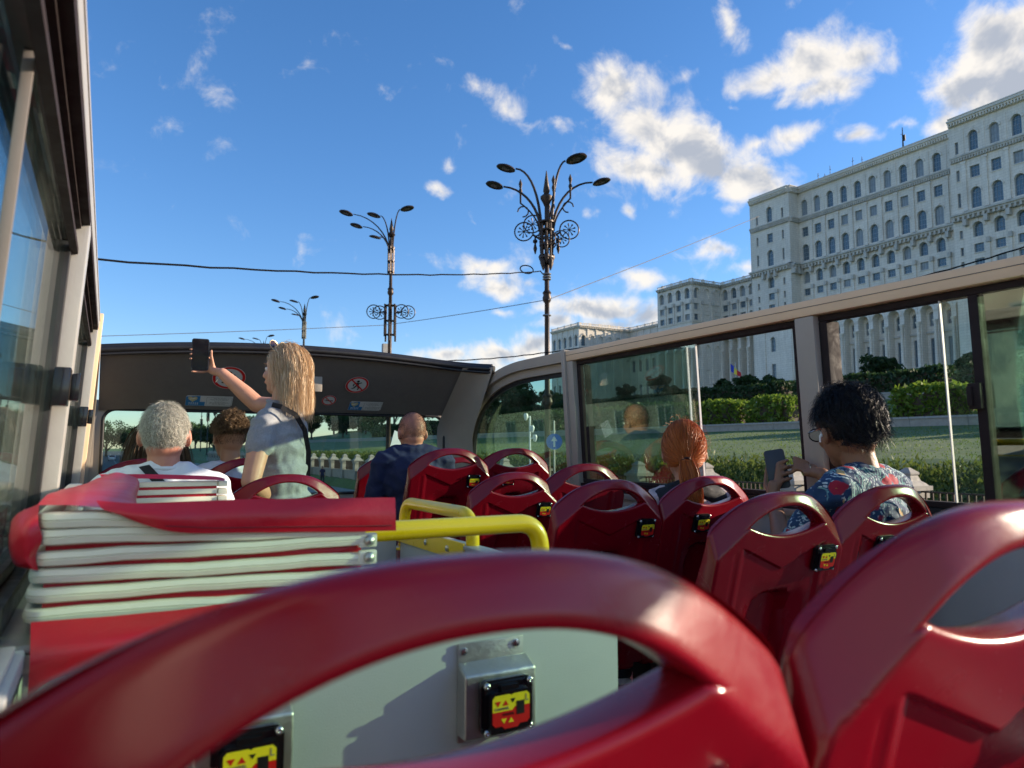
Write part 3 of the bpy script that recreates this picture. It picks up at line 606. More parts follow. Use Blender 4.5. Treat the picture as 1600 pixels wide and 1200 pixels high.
def lower(F, bays, margins=0, z0=27, giant=True, top=Z_B, side=False):
    """from the ground to the balcony: giant arcade, three rows of windows, ring of arches"""
    l0, l1 = margins, F.l-margins; b = (l1-l0)/bays
    if margins:
        for (a,c) in ((0,l0),(l1,F.l)):
            F.cell(a,c,z0,36); F.cell(a,c,36,47.5,'rect',1.0,39,4.6); F.cell(a,c,47.5,53.4); F.cell(a,c,53.4,57.8,'rect',.9,54.4,2.2); F.cell(a,c,57.8,62,'rect',.9,58.4,2.3); F.cell(a,c,62,top-1,'rect',.9,63.4,2.3)
            if margins > 2.5: F.pil((a+c)/2,margins*.8,.3,z0,47); 
    for k in range(bays):
        a, c = l0+k*b, l0+(k+1)*b; uc = (a+c)/2
        if giant:
            w = b*.72; F.cell(a,c,z0,49.2,'arch',w,z0+.2,47.4-z0-.2,depth=3.0,win=False,hood=.75)
            G = Face.__new__(Face); G.__dict__.update(F.__dict__); G.A = F.A - F.n*3.0
            G.cell(a+.1,c-.1,z0,39.9,'rect',b*.36,z0+1.8,8.6); G.cell(a+.1,c-.1,39.9,48.6,'arch',b*.38,41.2,4.4,hood=.2); G.block(PC,a+.15,c-.15,.004,.6,38.9,39.5)
            F.column(a+.02,.30,.56,z0,42.6); 
            if k == bays-1: F.column(c-.02,.30,.56,z0,42.6)
        else:
            F.cell(a,c,z0,36.4,'rect',1.9,z0+2,5.4); F.cell(a,c,36.4,47.5,'arch',2.1,39,5.4,hood=.4)
            if k: F.pil(a,.8,.3,z0,47)
        if giant: F.cell(a,c,49.2,53.4)
        else: F.cell(a,c,47.5,53.4,'rect',2.0,49.6,2.3)
        F.cell(a,c,53.4,57.8,'rect',2.6,54.3,2.4); F.cell(a,c,57.8,62,'rect',2.6,58.5,2.5)
        F.cell(a,c,62,top-1,'arch',2.7,63.0,4.2,hood=.8,depth=.9)
        for u in (a,): F.block(PC,u-.45,u+.45,.004,1.0,60.6,62.0); F.block(PW,u-.22,u+.22,.004,.5,54,60.6)
    F.cornice(49.3,1.3,1.1,PC,dent=1.1); F.cornice(53.2,.5,.4,PW)
def roofslab(x0,x1,y0,y1,z): PC.bx(x0,x1,y0,y1,z-.6,z+.001)
T = [Face((212,58),(212,116.3)), Face((219,116.3),(219,175.5)), Face((214,175.5),(214,193.6)), Face((216,193.6),(216,212)), Face((200,212),(200,232)), Face((216,232),(216,271)), Face((186.5,271),(186.5,294))]
upper(T[0],9,3.6,cols=True); lower(T[0],9,3.6)
upper(T[1],11); lower(T[1],11)
upper(T[2],1,6.2,cols=True); lower(T[2],1,6.2,giant=False)
S1 = Face((214,175.5),(219.2,175.5)); upper(S1,0); S1.cell(0,S1.l,27,Z_B)
def mid(F, bays, zr=Z_B, giant=True, z0=27):
    lower(F,bays,0,z0,giant); F.cornice(Z_B-1,1.0,1.3,PC,dent=1.2,parapet=True)
mid(T[3],4); mid(T[4],4); S2 = Face((200,212),(216.2,212)); mid(S2,3,giant=False)
T5 = T[5]
def low(F, bays, zr=59.5, z0=26):
    b = F.l/bays
    for k in range(bays):
        a, c = k*b,(k+1)*b; F.cell(a,c,z0,36,'rect',2.1,z0+2,5); F.cell(a,c,36,47.6,'arch',2.2,39,5.6,hood=.6); F.cell(a,c,47.6,zr-1,'arch',2.3,50.2,5.0,hood=.4)
        if k: F.pil(a,.7,.25,49.2,zr-1.2); F.pil(a,.8,.35,z0,46.5)
    F.cornice(zr-1,1.0,1.2,PW,dent=1.0,parapet=True); F.cornice(46.8,1.8,1.7,PC,dent=1.2)
low(T5,8); low(T[6],5); S3 = Face((186.5,271),(216.2,271)); low(S3,6); S4 = Face((200,232),(216,232))
# roofs, hidden backs and ends close every block
for (x0,x1,y0,y1,z) in [(212.1,430,58.1,116.2,Z_R+.8),(219.1,430,116.2,175.4,Z_R+.8),(214.1,430,175.6,193.5,Z_R+.8),(216.1,430,193.6,231.9,Z_B),(200.1,216.1,212.1,231.9,Z_B),(216.1,430,232,270.9,59.5),(186.6,430,271.1,293.9,59.5)]:
    roofslab(x0,x1,y0,y1,z)
    PW.bx(x0+4.5 if x1>250 else x0+3.5, x1-.2, y0+.25, y1-.25, 26, z-.65)
PW.bx(212.0,219.1,57.6,57.98,26,Z_R); PW.bx(212.02,219,116.32,116.6,26,Z_R); PW.bx(214,217,193.65,193.9,26,Z_R); PW.bx(200.0,216,232.02,232.3,26,Z_B); PW.bx(186.5,216,294.02,294.3,26,59.5)
PW.build('wall', M['palace'], pal); PC.build('cornice', M['cornice'], pal)
if PG.v: tag(PG.build('far_pane', M['winglass'], pal), kind='stuff')
ms = MB(); ms.tube([(222,136.5,Z_R),(222,136.5,Z_R+9)],[.35,.12],6); ms.tube([(221,136.5,Z_R+6.5),(223,136.5,Z_R+6.5)],.09,5); ms.bx(221.5,222.5,136,137,Z_R+1.3,Z_R+2.2); ms.box((222.4,136.2,Z_R+5.5),(.3,.7,2)); 
tag(ms.build('aerial_mast', M['cables'] if 'cables' in M else M['irond']), label='tall thin aerial mast standing on the palace roof', cat='mast')
for (y,h_,lb) in ((150.5,4.0,'nearer of the middle pair'),(154,5.0,'farther of the middle pair'),(163,5.2,'tallest of the left group'),(168,4.2,'leftmost'),(165.2,3.0,'shortest, within the left group'),(118.5,4.5,'rightmost, beside the central block')):
    q = MB(); q.tube([(221,y,Z_R),(221,y,Z_R+h_)],.10,5); q.tube([(221,y-.5,Z_R+h_*.75),(221,y+.5,Z_R+h_*.75)],.06,4)
    tag(q.build('small_aerial', M['irond']), label='thin aerial on the palace roof edge, '+lb, cat='aerial', group='small aerials on the palace roof')
# flag before the palace
fx, fy = 180, 171; fz = hz(fx,fy)
fl = empty('flag_on_pole', (fx,fy,fz), label='blue, yellow and red flag drooping on a pole before the palace arches', cat='flag')
MB().tube([(0,0,0),(0,0,9.5)],.09,8).build('pole', M['signwhite'], fl)
for k, mm in enumerate(('flagblue','flagyellow','signalred')):
    vs = []; fs = []
    for i_ in range(7):
        t = k/3+i_/18; x_ = -4.4*t; 
        vs += [(.25*math.sin(t*7), x_+2.2, 9.3-3.4*t), (.25*math.sin(t*7+1), x_+2.2, 6.6-2.2*t)]
    fs = [(2*i_,2*i_+1,2*i_+3,2*i_+2) for i_ in range(6)]
    MB().add(vs,fs).build('stripe', M[mm], fl)
# ================================================================ STREET LAMPS
def wheel(mb, c, r, ax):
    q = Vector(ax).normalized().to_track_quat('Z','Y').to_matrix(); c = Vector(c)
    ring = [c + q @ Vector((r*math.cos(2*math.pi*k/22), r*math.sin(2*math.pi*k/22), 0)) for k in range(22)]
    mb.tube(ring, r*.075, 6, closed=True)
    for k in range(9):
        an = 2*math.pi*k/9; a = c + q @ Vector((r*.12*math.cos(an), r*.12*math.sin(an), 0)); b = c + q @ Vector((r*.66*math.cos(an), r*.66*math.sin(an), 0)); m_ = (a+b)/2
        mb.tube([a,m_,b],[r*.03,r*.045,r*.10],5)
    mb.lathe([(r*.14,-.02),(r*.16,0),(r*.14,.02)], c, 8, ax=ax)
def lamphead(p, d, r, par):
    d = Vector((d[0],d[1],.12)).normalized(); hd = MB(); c = Vector(p)+d*r
    up = (Vector((0,0,1)) + Vector((-d.x,-d.y,0))*.25).normalized()
    hd.lathe([(r*.15,.20*r),(r*.6,.22*r),(r*.92,.08*r),(r,-.06*r),(r*.88,-.13*r),(r*.84,-.10*r)], c, 18, ax=up)
    h = hd.build('lamp_head', M['iron'], par); 
    MB().lathe([(r*.10,-.12*r),(r*.38,-.13*r),(r*.40,-.11*r)], c, 12, ax=up).build('lamp_lens', M['inkgrey'], h)
def pole_base(mb, h, r0, r1, marks):
    pr = [(r0*2.6,0),(r0*2.6,.5),(r0*1.8,.8),(r0*1.7,1.6),(r0,1.9)]
    for z in marks: 
        t = z/h; r = r0+(r1-r0)*t; pr += [(r,z-.22),(r*1.7,z-.12),(r*1.9,z),(r*1.5,z+.12),(r*1.9,z+.2),(r,z+.32)]
    pr.append((r1,h)); mb.lathe(pr, n=14)
def lamp1(x, y, label):
    e = empty('street_lamp', (x,y,.13), label=label, cat='street lamp')
    p = MB(); pole_base(p, 13.0, .13, .08, (5.2, 9.3)); p.lathe([(.08,13.0),(.12,13.1),(.25,13.35),(.25,13.42),(.10,13.55),(.14,13.65),(.015,14.5)], n=12); p.build('pole', M['iron'], e)
    for k in range(8):
        s = MB(); an = k*math.pi/4+.2; cx, cy = .23*math.cos(an), .23*math.sin(an); z0 = 10.75+.2*(k%2)
        s.tube([(cx*.9,cy*.9,z0),(cx,cy,z0+.3),(cx,cy,12.3)],.048,7); s.lathe([(.02,-.3),(.13,0),(.09,.1)],(cx*.9,cy*.9,z0),8)
        if k%2: s.tube([(cx,cy,11.9),(cx*2.0,cy*2.0,11.8),(cx*2.0,cy*2.0,11.3)],.035,6); s.lathe([(.02,-.22),(.08,0),(.02,.25)],(cx*2.0,cy*2.0,11.3),8); s.lathe([(.02,-.12),(.10,0),(.02,.12)],(cx*2.0,cy*2.0,11.6),8,ax=(cy,-cx,0))
        s.build('shaft_rod', M['iron'], e)
    s = MB()
    for z in (10.9,11.4,12.0,12.35): s.lathe([(.20,z-.05),(.30,z),(.30,z+.06),(.20,z+.1)], n=14)
    tag(s.build('shaft_collar', M['iron'], e), kind='stuff')
    for (dx,dy,l,hh,r) in [(-.80,.60,1.05,14.65,.40),(-.93,.36,1.55,13.75,.36),(.75,-.66,.58,14.85,.44),(.92,-.38,1.70,14.1,.38)]:
        a = MB(); pts = []
        for k in range(11):
            t = k/10; pts.append((dx*l*(t**1.8)+dx*.2, dy*l*(t**1.8)+dy*.2, 11.7+(hh-11.7)*(1-(1-t)**1.8)))
        a.tube(pts,[.065-.03*k/10 for k in range(11)],8)
        ar = a.build('lamp_arm', M['iron'], e); lamphead(pts[-1], (dx,dy), r, ar)
    for (dx,dy,hh,l) in [(-.8,.6,13.2,.75),(.6,.8,12.9,.8),(.75,-.6,13.3,.7),(-.3,-.95,12.9,.8)]:      # ornamental scrolls with finials
        a = MB(); pts = [(dx*(.3+l*t*t), dy*(.3+l*t*t), 12.0+(hh-12.0)*t) for t in [k/8 for k in range(9)]]; a.tube(pts,.035,6)
        q = Vector(pts[-1]); a.tube([q,q+Vector((0,0,.7))],.04,6); a.lathe([(.03,-.2),(.08,0),(.04,.12),(.08,.3),(.01,.5)],q+Vector((0,0,.5)),8)
        a.tube([q+Vector((dx*(.22*math.cos(t)-.1),dy*(.22*math.cos(t)-.1),-.35+.22*math.sin(t))) for t in [k*.6 for k in range(9)]],.03,5)
        tag(a.build('scroll', M['iron'], e), kind='stuff')
    for (dx,dy,z,r,o) in [(-.93,.36,11.95,.34,.92),(-.7,.7,12.35,.33,.58),(.93,-.38,12.1,.35,.92),(.6,.8,11.8,.32,.75),(.5,-.85,11.6,.30,.66),(-.5,-.85,11.6,.30,.64)]:
        a = MB(); wheel(a,(dx*o,dy*o,z),r*1.1,(.53+.3*dy,.85,0)); a.tube([(dx*.25,dy*.25,z-.3),(dx*(o-r),dy*(o-r),z-.1)],.04,6); tag(a.build('ornament_wheel', M['iron'], e), kind='stuff')
    for z in (10.05,10.15,10.26,8.6):
        bd = MB(); bd.lathe([(.165,z-.025),(.18,z),(.165,z+.025)],n=12); bd.build('clamp_band', M['steel'], e)
    return e
def lamp2(x, y, label, sc=1.0, lod=0):
    e = empty('tall_street_lamp', (x,y,.13), label=label, cat='street lamp', group='tall street lamps further along the avenue')
    im = M['irond'] if lod else M['iron']
    p = MB(); pole_base(p, 17.0, .17, .09, (5.5,13.4)); p.lathe([(.09,17),(.2,17.1),(.26,17.2),(.10,17.4),(.14,17.55),(.01,18.3)], n=10); p.build('pole', im, e)
    for k in range(6):
        s = MB(); an = k*math.pi/3; cx, cy = .36*math.cos(an), .36*math.sin(an); s.tube([(cx,cy,10.2+.3*(k%2)),(cx,cy,12.6)],.06,6); s.build('shaft_rod', im, e)
        s = MB(); s.tube([(cx*.55,cy*.55,14.6),(cx*.55,cy*.55,16.4)],.04,5); s.build('upper_rod', im, e)
    s = MB()
    for z in (10.6,11.5,12.5,14.7,15.4,16.2): s.lathe([(.12,z-.05),(.34 if z<13 else .24,z),(.34 if z<13 else .24,z+.05),(.12,z+.1)], n=10)
    tag(s.build('shaft_collar', im, e), kind='stuff')
    for (dx,dy,l,hh,r) in [(-.95,.30,2.35,18.4,.46),(-.9,.43,1.75,17.7,.42),(-.8,.6,.65,18.5,.46),(.88,-.47,.45,18.9,.46),(-.5,.87,.9,17.2,.40)]:
        a = MB(); pts = [(dx*l*(t**1.6)+dx*.1, dy*l*(t**1.6)+dy*.1, 16.0+(hh-16.0)*(1-(1-t)**1.7)) for t in [k/8 for k in range(9)]]
        a.tube(pts,[.055-.025*k/8 for k in range(9)],6); ar = a.build('lamp_arm', im, e); lamphead(pts[-1],(dx,dy),r,ar)
    if not lod:
        for (dx,dy,o) in [(-.92,.38,1.05),(-.7,.7,.75),(.92,-.38,1.15),(.7,-.7,.8)]:
            a = MB(); wheel(a,(dx*o,dy*o,12.1),.44,(.35,.93,0)); a.tube([(dx*.3,dy*.3,12.05),(dx*(o-.45),dy*(o-.45),12.1)],.05,5); tag(a.build('ornament_wheel', im, e), kind='stuff')
        MB().bx(-.5,-.2,-.2,.1,9.4,10.0).build('control_box', M['kerb'], e)
    return e
A1 = (15.0, 24.0); lamp1(*A1, 'nearest ornate bronze street lamp with cartwheel ornaments and four heads above the roof rail')
P2 = at(608, 600, Y=44.0); lamp2(P2.x, P2.y, 'tall street lamp with five heads and cartwheels halfway down, left of the nearest lamp')
P3 = at(473, 600, Y=75); lamp2(P3.x, P3.y, 'smaller looking street lamp rising above the blonde woman', lod=1)
for u, y_, lb in ((410,104,'distant street lamp, its heads just above the hood edge'),(352,130,'street lamp seen through the windscreen, nearest to the curly haired man'),(338,165,'street lamp seen through the windscreen, second from the curly haired man'),(327,205,'street lamp seen through the windscreen, third from the curly haired man'),(317,250,'farthest slim street lamp beside the ear of the older man')):
    q = at(u, 600, Y=y_); lamp2(q.x, q.y, lb, lod=1)
def wire(name, pts, r, label, mn='cable', sag=0, n=14, wob=0):
    out = []
    for a, b in zip(pts[:-1], pts[1:]):
        for k in range(n): t = k/n; q = a.lerp(b,t); q.z -= sag*4*t*(1-t); q.z += wob*math.sin(k*2.4+a.x); out.append(q)
    out.append(pts[-1]); return tag(MB().tube(out, r, 6).build(name, M[mn]), label=label, cat='cable')
top = at(857,413,Y=24.0)
wire('overhead_cable', [at(100,402,Y=15), at(845,424,Y=24), Vector((top.x,top.y,top.z))], .021, 'thick black cable hanging across the sky to the nearest street lamp', sag=.22, n=30, wob=.012)
cq = at(823,421,Y=24); tag(MB().tube([cq+Vector((.3*math.cos(t),0,.16*math.sin(t))) for t in [k*.45 for k in range(14)]], .025, 6, closed=True).build('cable_coil', M['cable']), label='small loop of spare cable beside the nearest lamp post', cat='cable')
wire('guy_wire', [at(60,528,Y=40), at(600,508,Y=40), at(857,468,Y=23.8), at(1186,338,Y=28)], .016, 'thin grey wire slanting up from the hood to the palace tower', 'inkgrey', .05)
wire('overhead_cable', [at(660,564,Y=26), at(845,552,Y=23.6), at(1150,500,Y=17), at(1400,442,Y=12.5), at(1700,352,Y=9)], .021, 'braided black cable running just above the beige roof rail', sag=.08, wob=.01)
wire('guy_wire', [at(857,480,Y=23.6), at(857,560,Y=23.6)], .012, 'thin wire running down beside the nearest lamp post', 'inkgrey')
# ================================================================ SIGN, CAMERA POLE, PEDESTRIAN
sp_ = at(866,690,Y=23.0)
sg = empty('direction_sign', (sp_.x,sp_.y,.13), R(-32), label='round blue traffic sign with white arrow pointing up', cat='traffic sign')
MB().tube([(0,.04,0),(0,.04,4.4)],.03,8).build('post', M['steel'], sg)
dz_ = sp_.z-.13
MB().lathe([(.30,-.008),(.30,.008)],(0,0,dz_),28,ax=(0,1,0)).build('disc', M['signblue'], sg)
MB().poly([(x_,-.012,dz_+z_) for x_,z_ in [(-.032,-.2),(.032,-.2),(.032,.02),(.12,.02),(0,.21),(-.12,.02),(-.032,.02)]],(0,-.004,0)).build('arrow', M['signwhite'], sg)
cp_ = at(828,690,Y=34); ce = empty('camera_pole', (cp_.x,cp_.y,.13), label='slim white post with cameras beyond the corner window', cat='camera post')
ct = at(828,650,Y=34).z-.13
MB().tube([(0,0,0),(0,0,ct)],.05,8).build('post', M['signwhite'], ce)
for k, (dx,z_) in enumerate(((-.25,0),(.15,-.65),(.32,-1.15))):
    MB().tube([(0,0,ct+z_-.1),(dx,0,ct+z_)],.035,6).lathe([(.06,-.22),(.10,-.1),(.13,.05),(.08,.16)],(dx,0,ct+z_-.02),10).build('camera_head', M['signwhite'], ce)
# ================================================================ LEFT SIDE BUILDINGS AND TRAFFIC
def block(name, x0, x1, y0, y1, h, fl, label, cat, wallm, balc=False, roof=False):
    e = empty(name, (x0,y0,0), label=label, cat=cat); W_ = x1-x0; D_ = y1-y0
    b = MB(); b.bx(0,W_,0,D_,0,h); b.bx(-.4,W_+.4,-.4,D_+.4,h+.002,h+.5); b.build('wall', wallm, e)
    fm, pn = None, None
    wf = MB(); wf.bx(-.75,.75,-.06,.0,0,.1); wf.bx(-.75,.75,-.06,0,1.6,1.7); wf.bx(-.75,-.65,-.06,0,.1,1.6); wf.bx(.65,.75,-.06,0,.1,1.6); wf.bx(-.04,.04,-.05,0,.1,1.6); wfm = wf.mesh('window')
    wp = MB(); wp.bx(-.65,.65,-.02,-.005,.1,1.6); wpm = wp.mesh('pane')
    bl = MB(); bl.bx(-1.3,1.3,-1.1,0,-.35,-.2); bl.bx(-1.3,1.3,-1.1,-1.04,-.2,.7); bl.bx(-1.3,-1.24,-1.04,0,-.2,.7); bl.bx(1.24,1.3,-1.04,0,-.2,.7); blm = bl.mesh('balcony')
    fh = h/fl
    for f_ in range(fl):
        for face in (0,1):                                           # the side turned to us and the side along the road
            ln = W_ if face==0 else D_; n = max(2,int(ln/3.6))
            if face and n>9: n = 9
            for k in range(n):
                u = (k+.5)*ln/n; o = put('window', wfm, M['winframe'], e, (u,-.004,f_*fh+fh*.3) if face==0 else (W_+.004,u,f_*fh+fh*.3)); put('pane', wpm, M['winglass'], o)
                if face: o.rotation_euler = (0,0,math.pi/2)
                if balc and (k+f_)%2==0 and f_:
                    q = put('balcony', blm, wallm, e, o.location); q.rotation_euler = o.rotation_euler
    return e
block('apartment_block', -34,-22, 42, 70, 15.5, 5, 'green tinted apartment block with balconies seen through the left window', 'building', M['concrete'], True)
block('apartment_block', -36,-24, 3, 27, 15, 5, 'sunlit pale apartment block mirrored in the right hand tinted glass', 'building', M['plaster'], True)
block('apartment_block', -58,-30, 88, 118, 24, 8, 'long concrete apartment block further behind the left window', 'building', M['plaster'], True)
block('corner_tower', -33,-24, 205, 217, 26, 7, 'pale classical corner tower at the left edge of the windscreen', 'building', M['plaster'])
block('classical_building', -34,-25, 218, 300, 17, 5, 'pale classical building behind the tower left of the older man', 'building', M['plaster'])
def car(x, y, rz, body, label, group='cars on the avenue'):
    e = empty('parked_car', (x,y,.0), rz, label=label, cat='car', group=group)
    side = [(-2.1,.35),(2.1,.35),(2.15,.75),(1.9,.88),(1.0,.95),(.45,1.42),(-1.1,1.45),(-1.75,1.0),(-2.12,.92),(-2.18,.6)]
    MB().poly([(a,-.85,b) for a,b in side],(0,1.7,0)).build('body', body, e, bevel=.06)
    MB().poly([(a,-.865,b) for a,b in [(.88,.97),(.4,1.36),(-1.05,1.38),(-1.5,1.0)]],(0,1.73,0)).build('side_window', M['carglass'], e)
    MB().poly([(a,-.7,b) for a,b in [(-1.14,1.42),(-1.79,.99),(-1.80,1.005),(-1.16,1.435)]],(0,1.4,0)).build('rear_window', M['carglass'], e)
    for a in (-1.3,1.3):
        for s in (-1,1): MB().lathe([(.30,-.1),(.33,-.08),(.33,.08),(.30,.1)],(a,s*.78,.33),18,ax=(0,1,0)).build('wheel', M['tyre'], e)
    for s in (-1,1): MB().bx(-2.2,-2.15,s*.65-.14,s*.65+.14,.72,.86).build('tail_light', M['signalred'], e)
cn = ['nearest silver','white','dark blue','second white','far silver','far white','pale far']
for k, (x,y,b) in enumerate([(-10.5,46,'cars'),(-6,78,'carw'),(8.5,120,'carb'),(-2,125,'carw'),(4,150,'cars'),(10,175,'carw'),(-6,170,'cars'),(7,210,'carb'),(1.5,230,'carw')]):
    car(x,y,R(90),M[b],['silver car nearest behind the left pillar','white car ahead on the left lanes','blue car standing by the right kerb far ahead','white car in the middle lane far ahead','small silver car between the lamp posts','white car beside the far right kerb','grey car far off on the left lane','distant blue car under the palms of lamps','farthest white car on the avenue'][k])
# ================================================================ THE BUS
DK = 2.3
bus = empty('tour_bus', (1.15, 2.0, DK), label='open top sightseeing bus with beige rails, taupe front hood and tinted windows', cat='bus')
bus.location = (0,0,0)
XL, XR = -.045, 2.30
MB().bx(-.10,2.36,-1.5,5.0,DK-.06,DK).build('deck_floor', M['deck'], bus)
# lean of the sides: upper part tips inward
LEAN = .06
def sx_(side, z, o=0):                    # inner face of the side at height z; o = distance outward
    k = (z-4.06)*-LEAN
    return (XL - k - o) if side < 0 else (XR + k + o)
def sbar(mb, side, o0, o1, z0, z1, y0, y1, mi=0):    # bar following the lean, from o0 to o1 outward
    vs = [(sx_(side,z,o), y, z) for y in (y0,y1) for o in (o0,o1) for z in (z0,z1)]
    return mb.add(vs, [(0,1,3,2),(4,6,7,5),(0,4,5,1),(2,3,7,6),(0,2,6,4),(1,5,7,3)], mi)
YA, YB = -1.4, 3.50
for side in (-1, 1):
    nm = 'tan' if side > 0 else 'alu'
    sbar(MB(), side, 0, .11, 4.00, 4.06, YA, YB).build('roof_rail', M[nm], bus, bevel=.006)
    sbar(MB(), side, -.0015, .003, 4.032, 4.0345, YA, YB).build('rail_groove', M['hood'], bus)
    sbar(MB(), side, .004, .10, 2.3, 3.235, YA, 4.95).build('side_panel', M['panel'], bus)
    sbar(MB(), side, -.02, .10, 3.236, 3.262, YA, 4.92).build('side_ledge', M['taupe'] if side>0 else M['panel'], bus, bevel=.004)
    sbar(MB(), side, .012, .09, 3.2635, 3.305, YA, YB).build('sill_gasket', M['black'], bus)
    posts = [-1.38, .165, 1.80, 3.42]
    for k, y in enumerate(posts):
        sbar(MB(), side, .002, .10, 3.264, 3.998, y, y+.085).build('window_post', M['taupe'] if side>0 else M['alu'], bus, bevel=.004)
        if k == 3: continue
        y0, y1 = y+.0855, posts[k+1]-.001
        fr = MB(); fo0, fo1 = .03, .075
        zt_ = .022 if side>0 else .06
        sbar(fr, side, fo0, fo1, 3.306, 3.326, y0, y1); sbar(fr, side, fo0, fo1, 3.998-zt_, 3.998, y0, y1); sbar(fr, side, fo0, .101, 3.3265, 3.998-zt_-.0005, y0, y0+.035); sbar(fr, side, fo0, .101, 3.3265, 3.998-zt_-.0005, y1-.035, y1)
        f = fr.build('window_frame', M['darkbrown'] if side>0 else M['black'], bus, bevel=.003)
        z0, z1 = 3.3262, 3.998-zt_-.0002
        if side > 0:
            ym = y0 + (y1-y0)*(.42 if k==1 else .40)          # fixed pane nearer the back, sliding pane stands part open
            if k == 2: fx_, sl_ = (y1-.036-(y1-y0)*.55, y1-.036), (y1-.036-(y1-y0)*.60, y1-.036-.02); 
            else: fx_, sl_ = (y0+.035, 1.255 if k==1 else ym), (y0+.05, 1.345 if k==1 else ym+.1)
            sbar(MB(), side, .050, .055, z0, z1, *fx_).build('window_pane', M['glassnear' if k==1 else 'glass'], f)
            g2 = sbar(MB(), side, .036, .041, z0, z1, *sl_).build('sliding_pane', M['glassclear'], f)
            e0 = sl_[1] if k != 2 else sl_[0]
            sbar(MB(), side, .0335, .0435, z0, z1, e0-.001, e0+.0025).build('pane_edge', M['paper'], f)
            if k == 2: sbar(MB(), side, .048, .057, z0, z1, fx_[0]-.004, fx_[0]+.002).build('pane_edge', M['whiteplastic'], f); lat = y1-.10; sbar(MB(), side, .02, .05, 3.42, 3.62, lat, lat+.028).build('sash', M['darkbrown'], f) 
            else:
                sbar(MB(), side, .030, .062, z0, z1, fx_[1]-.03, fx_[1]).build('mullion', M['darkbrown'], f, bevel=.003)
                lt = MB(); sbar(lt, side, .008, .03, 3.62, 3.70, fx_[1]-.025, fx_[1]+.012); sbar(lt, side, -.004, .0078, 3.63, 3.69, fx_[1]-.005, fx_[1]+.010); lt.build('window_latch', M['darkbrown'], f, bevel=.003)
        else:
            sbar(MB(), side, .055, .060, z0, z1, y0+.03, y1-.03).build('window_pane', M['glassblue'], f)
            ye = .93 if k==1 else y0+(y1-y0)*.45
            sbar(MB(), side, .040, .045, z0, z1, ye, y1-.04).build('sliding_pane', M['glassclear'], f)
            eg = MB(); sbar(eg, side, .034, .046, z0, z1, ye-.006, ye-.0005); eg.build('sash_edge', M['hood'], f, bevel=.002)
            lt = MB(); sbar(lt, side, .0, .030, 3.585, 3.665, y1-.075, y1-.02); sbar(lt, side, -.018, -.0005, 3.597, 3.655, y1-.05, y1-.018); lt.build('window_latch', M['boxblack'], f, bevel=.004)
            tr = MB(); sbar(tr, side, .018, .032, 3.998-zt_-.02, 3.998-zt_-.008, y0, y1); sbar(tr, side, .018, .032, 3.975, 3.985, y0, y1); tr.build('slide_track', M['darkbrown'], f)
    # stepped channels under the rail
    if side < 0: ch = MB(); sbar(ch, side, .002, .028, 3.985, 3.9995, YA, YB-.09); ch.build('rail_channel', M['hood'] if side>0 else M['darkbrown'], bus)
# corner section: rail bends down into the front pillar round a curved window
def sweep(mb, path, prof):                # path: list of (y,z) on the side plane; prof: list of (outward, along normal)
    return mb
def corner(side):
    path = []
    y0 = YB; yc, zc, ry, rz_ = 3.95, 3.30, 1.00, .70
    path.append((y0, 4.0))
    for k in range(0, 19):
        a = math.pi/2*(k/18); path.append((yc+ry*math.sin(a)**.95*.98, 3.33+(4.0-3.33)*math.cos(a)**.72 if k<18 else 3.33))
    path.append((yc+.99, 3.24))
    out = MB(); inn = MB(); gasket = MB()
    def ring(off, o0, o1, th):
        pts = []
        for i, (y,z) in enumerate(path):
            a = path[max(0,i-1)]; b = path[min(len(path)-1,i+1)]; t = Vector((b[0]-a[0], b[1]-a[1])).normalized(); n = Vector((-t.y, t.x)) ; n = n if n.y > 0 or n.x > 0 else -n
            pts.append(((y+n.x*off, z+n.y*off), (y+n.x*(off+th), z+n.y*(off+th))))
        vs = []
        for (p, q) in pts:
            for (yy,zz) in (p,q):
                for o in (o0,o1): vs.append((sx_(side,zz,o), yy, zz))
        fs = []
        for i in range(len(pts)-1):
            a = i*4; b = a+4
            fs += [(a,a+1,b+1,b),(a+2,b+2,b+3,a+3),(a,b,b+2,a+2),(a+1,a+3,b+3,b+1)]
        fs += [(0,2,3,1),(len(vs)-4,len(vs)-3,len(vs)-1,len(vs)-2)]
        return vs, fs
    vs, fs = ring(0, 0, .11, .06); f = MB().add(vs, fs, 0, True).build('corner_rail', M['taupe'], bus); f.data.set_sharp_from_angle(angle=R(40))
    vs, fs = ring(-.05, .03, .08, .049); g_ = MB().add(vs, fs, 0, True).build('corner_lining', M['taupe'], bus)
    vs, fs = ring(-.075, .045, .07, .024); MB().add(vs, fs, 0, True).build('corner_gasket', M['black'], bus)
    # glass
    gp = [(YB+.01,3.30)] + [(p[0]-.04, p[1]-.04) for p in path[:-1]] 
    gv = [(sx_(side,z,.058),y,z) for y,z in gp]; MB().poly(gv,(.004*side,0,0)).build('corner_pane', M['glass'], bus)
    MB().add([],[])
    sbar(MB(), side, .012, .09, 3.2635, 3.305, YB, 4.90).build('sill_gasket', M['black'], bus)
corner(1); corner(-1)
sbar(MB(), 1, -.012, .112, 3.24, 4.068, YB-.02, YB+.018).build('joint_cover', M['taupe'], bus, bevel=.006)
sbar(MB(), -1, -.012, .112, 3.24, 4.068, YB-.02, YB+.018).build('joint_cover', M['tan'], bus, bevel=.006)
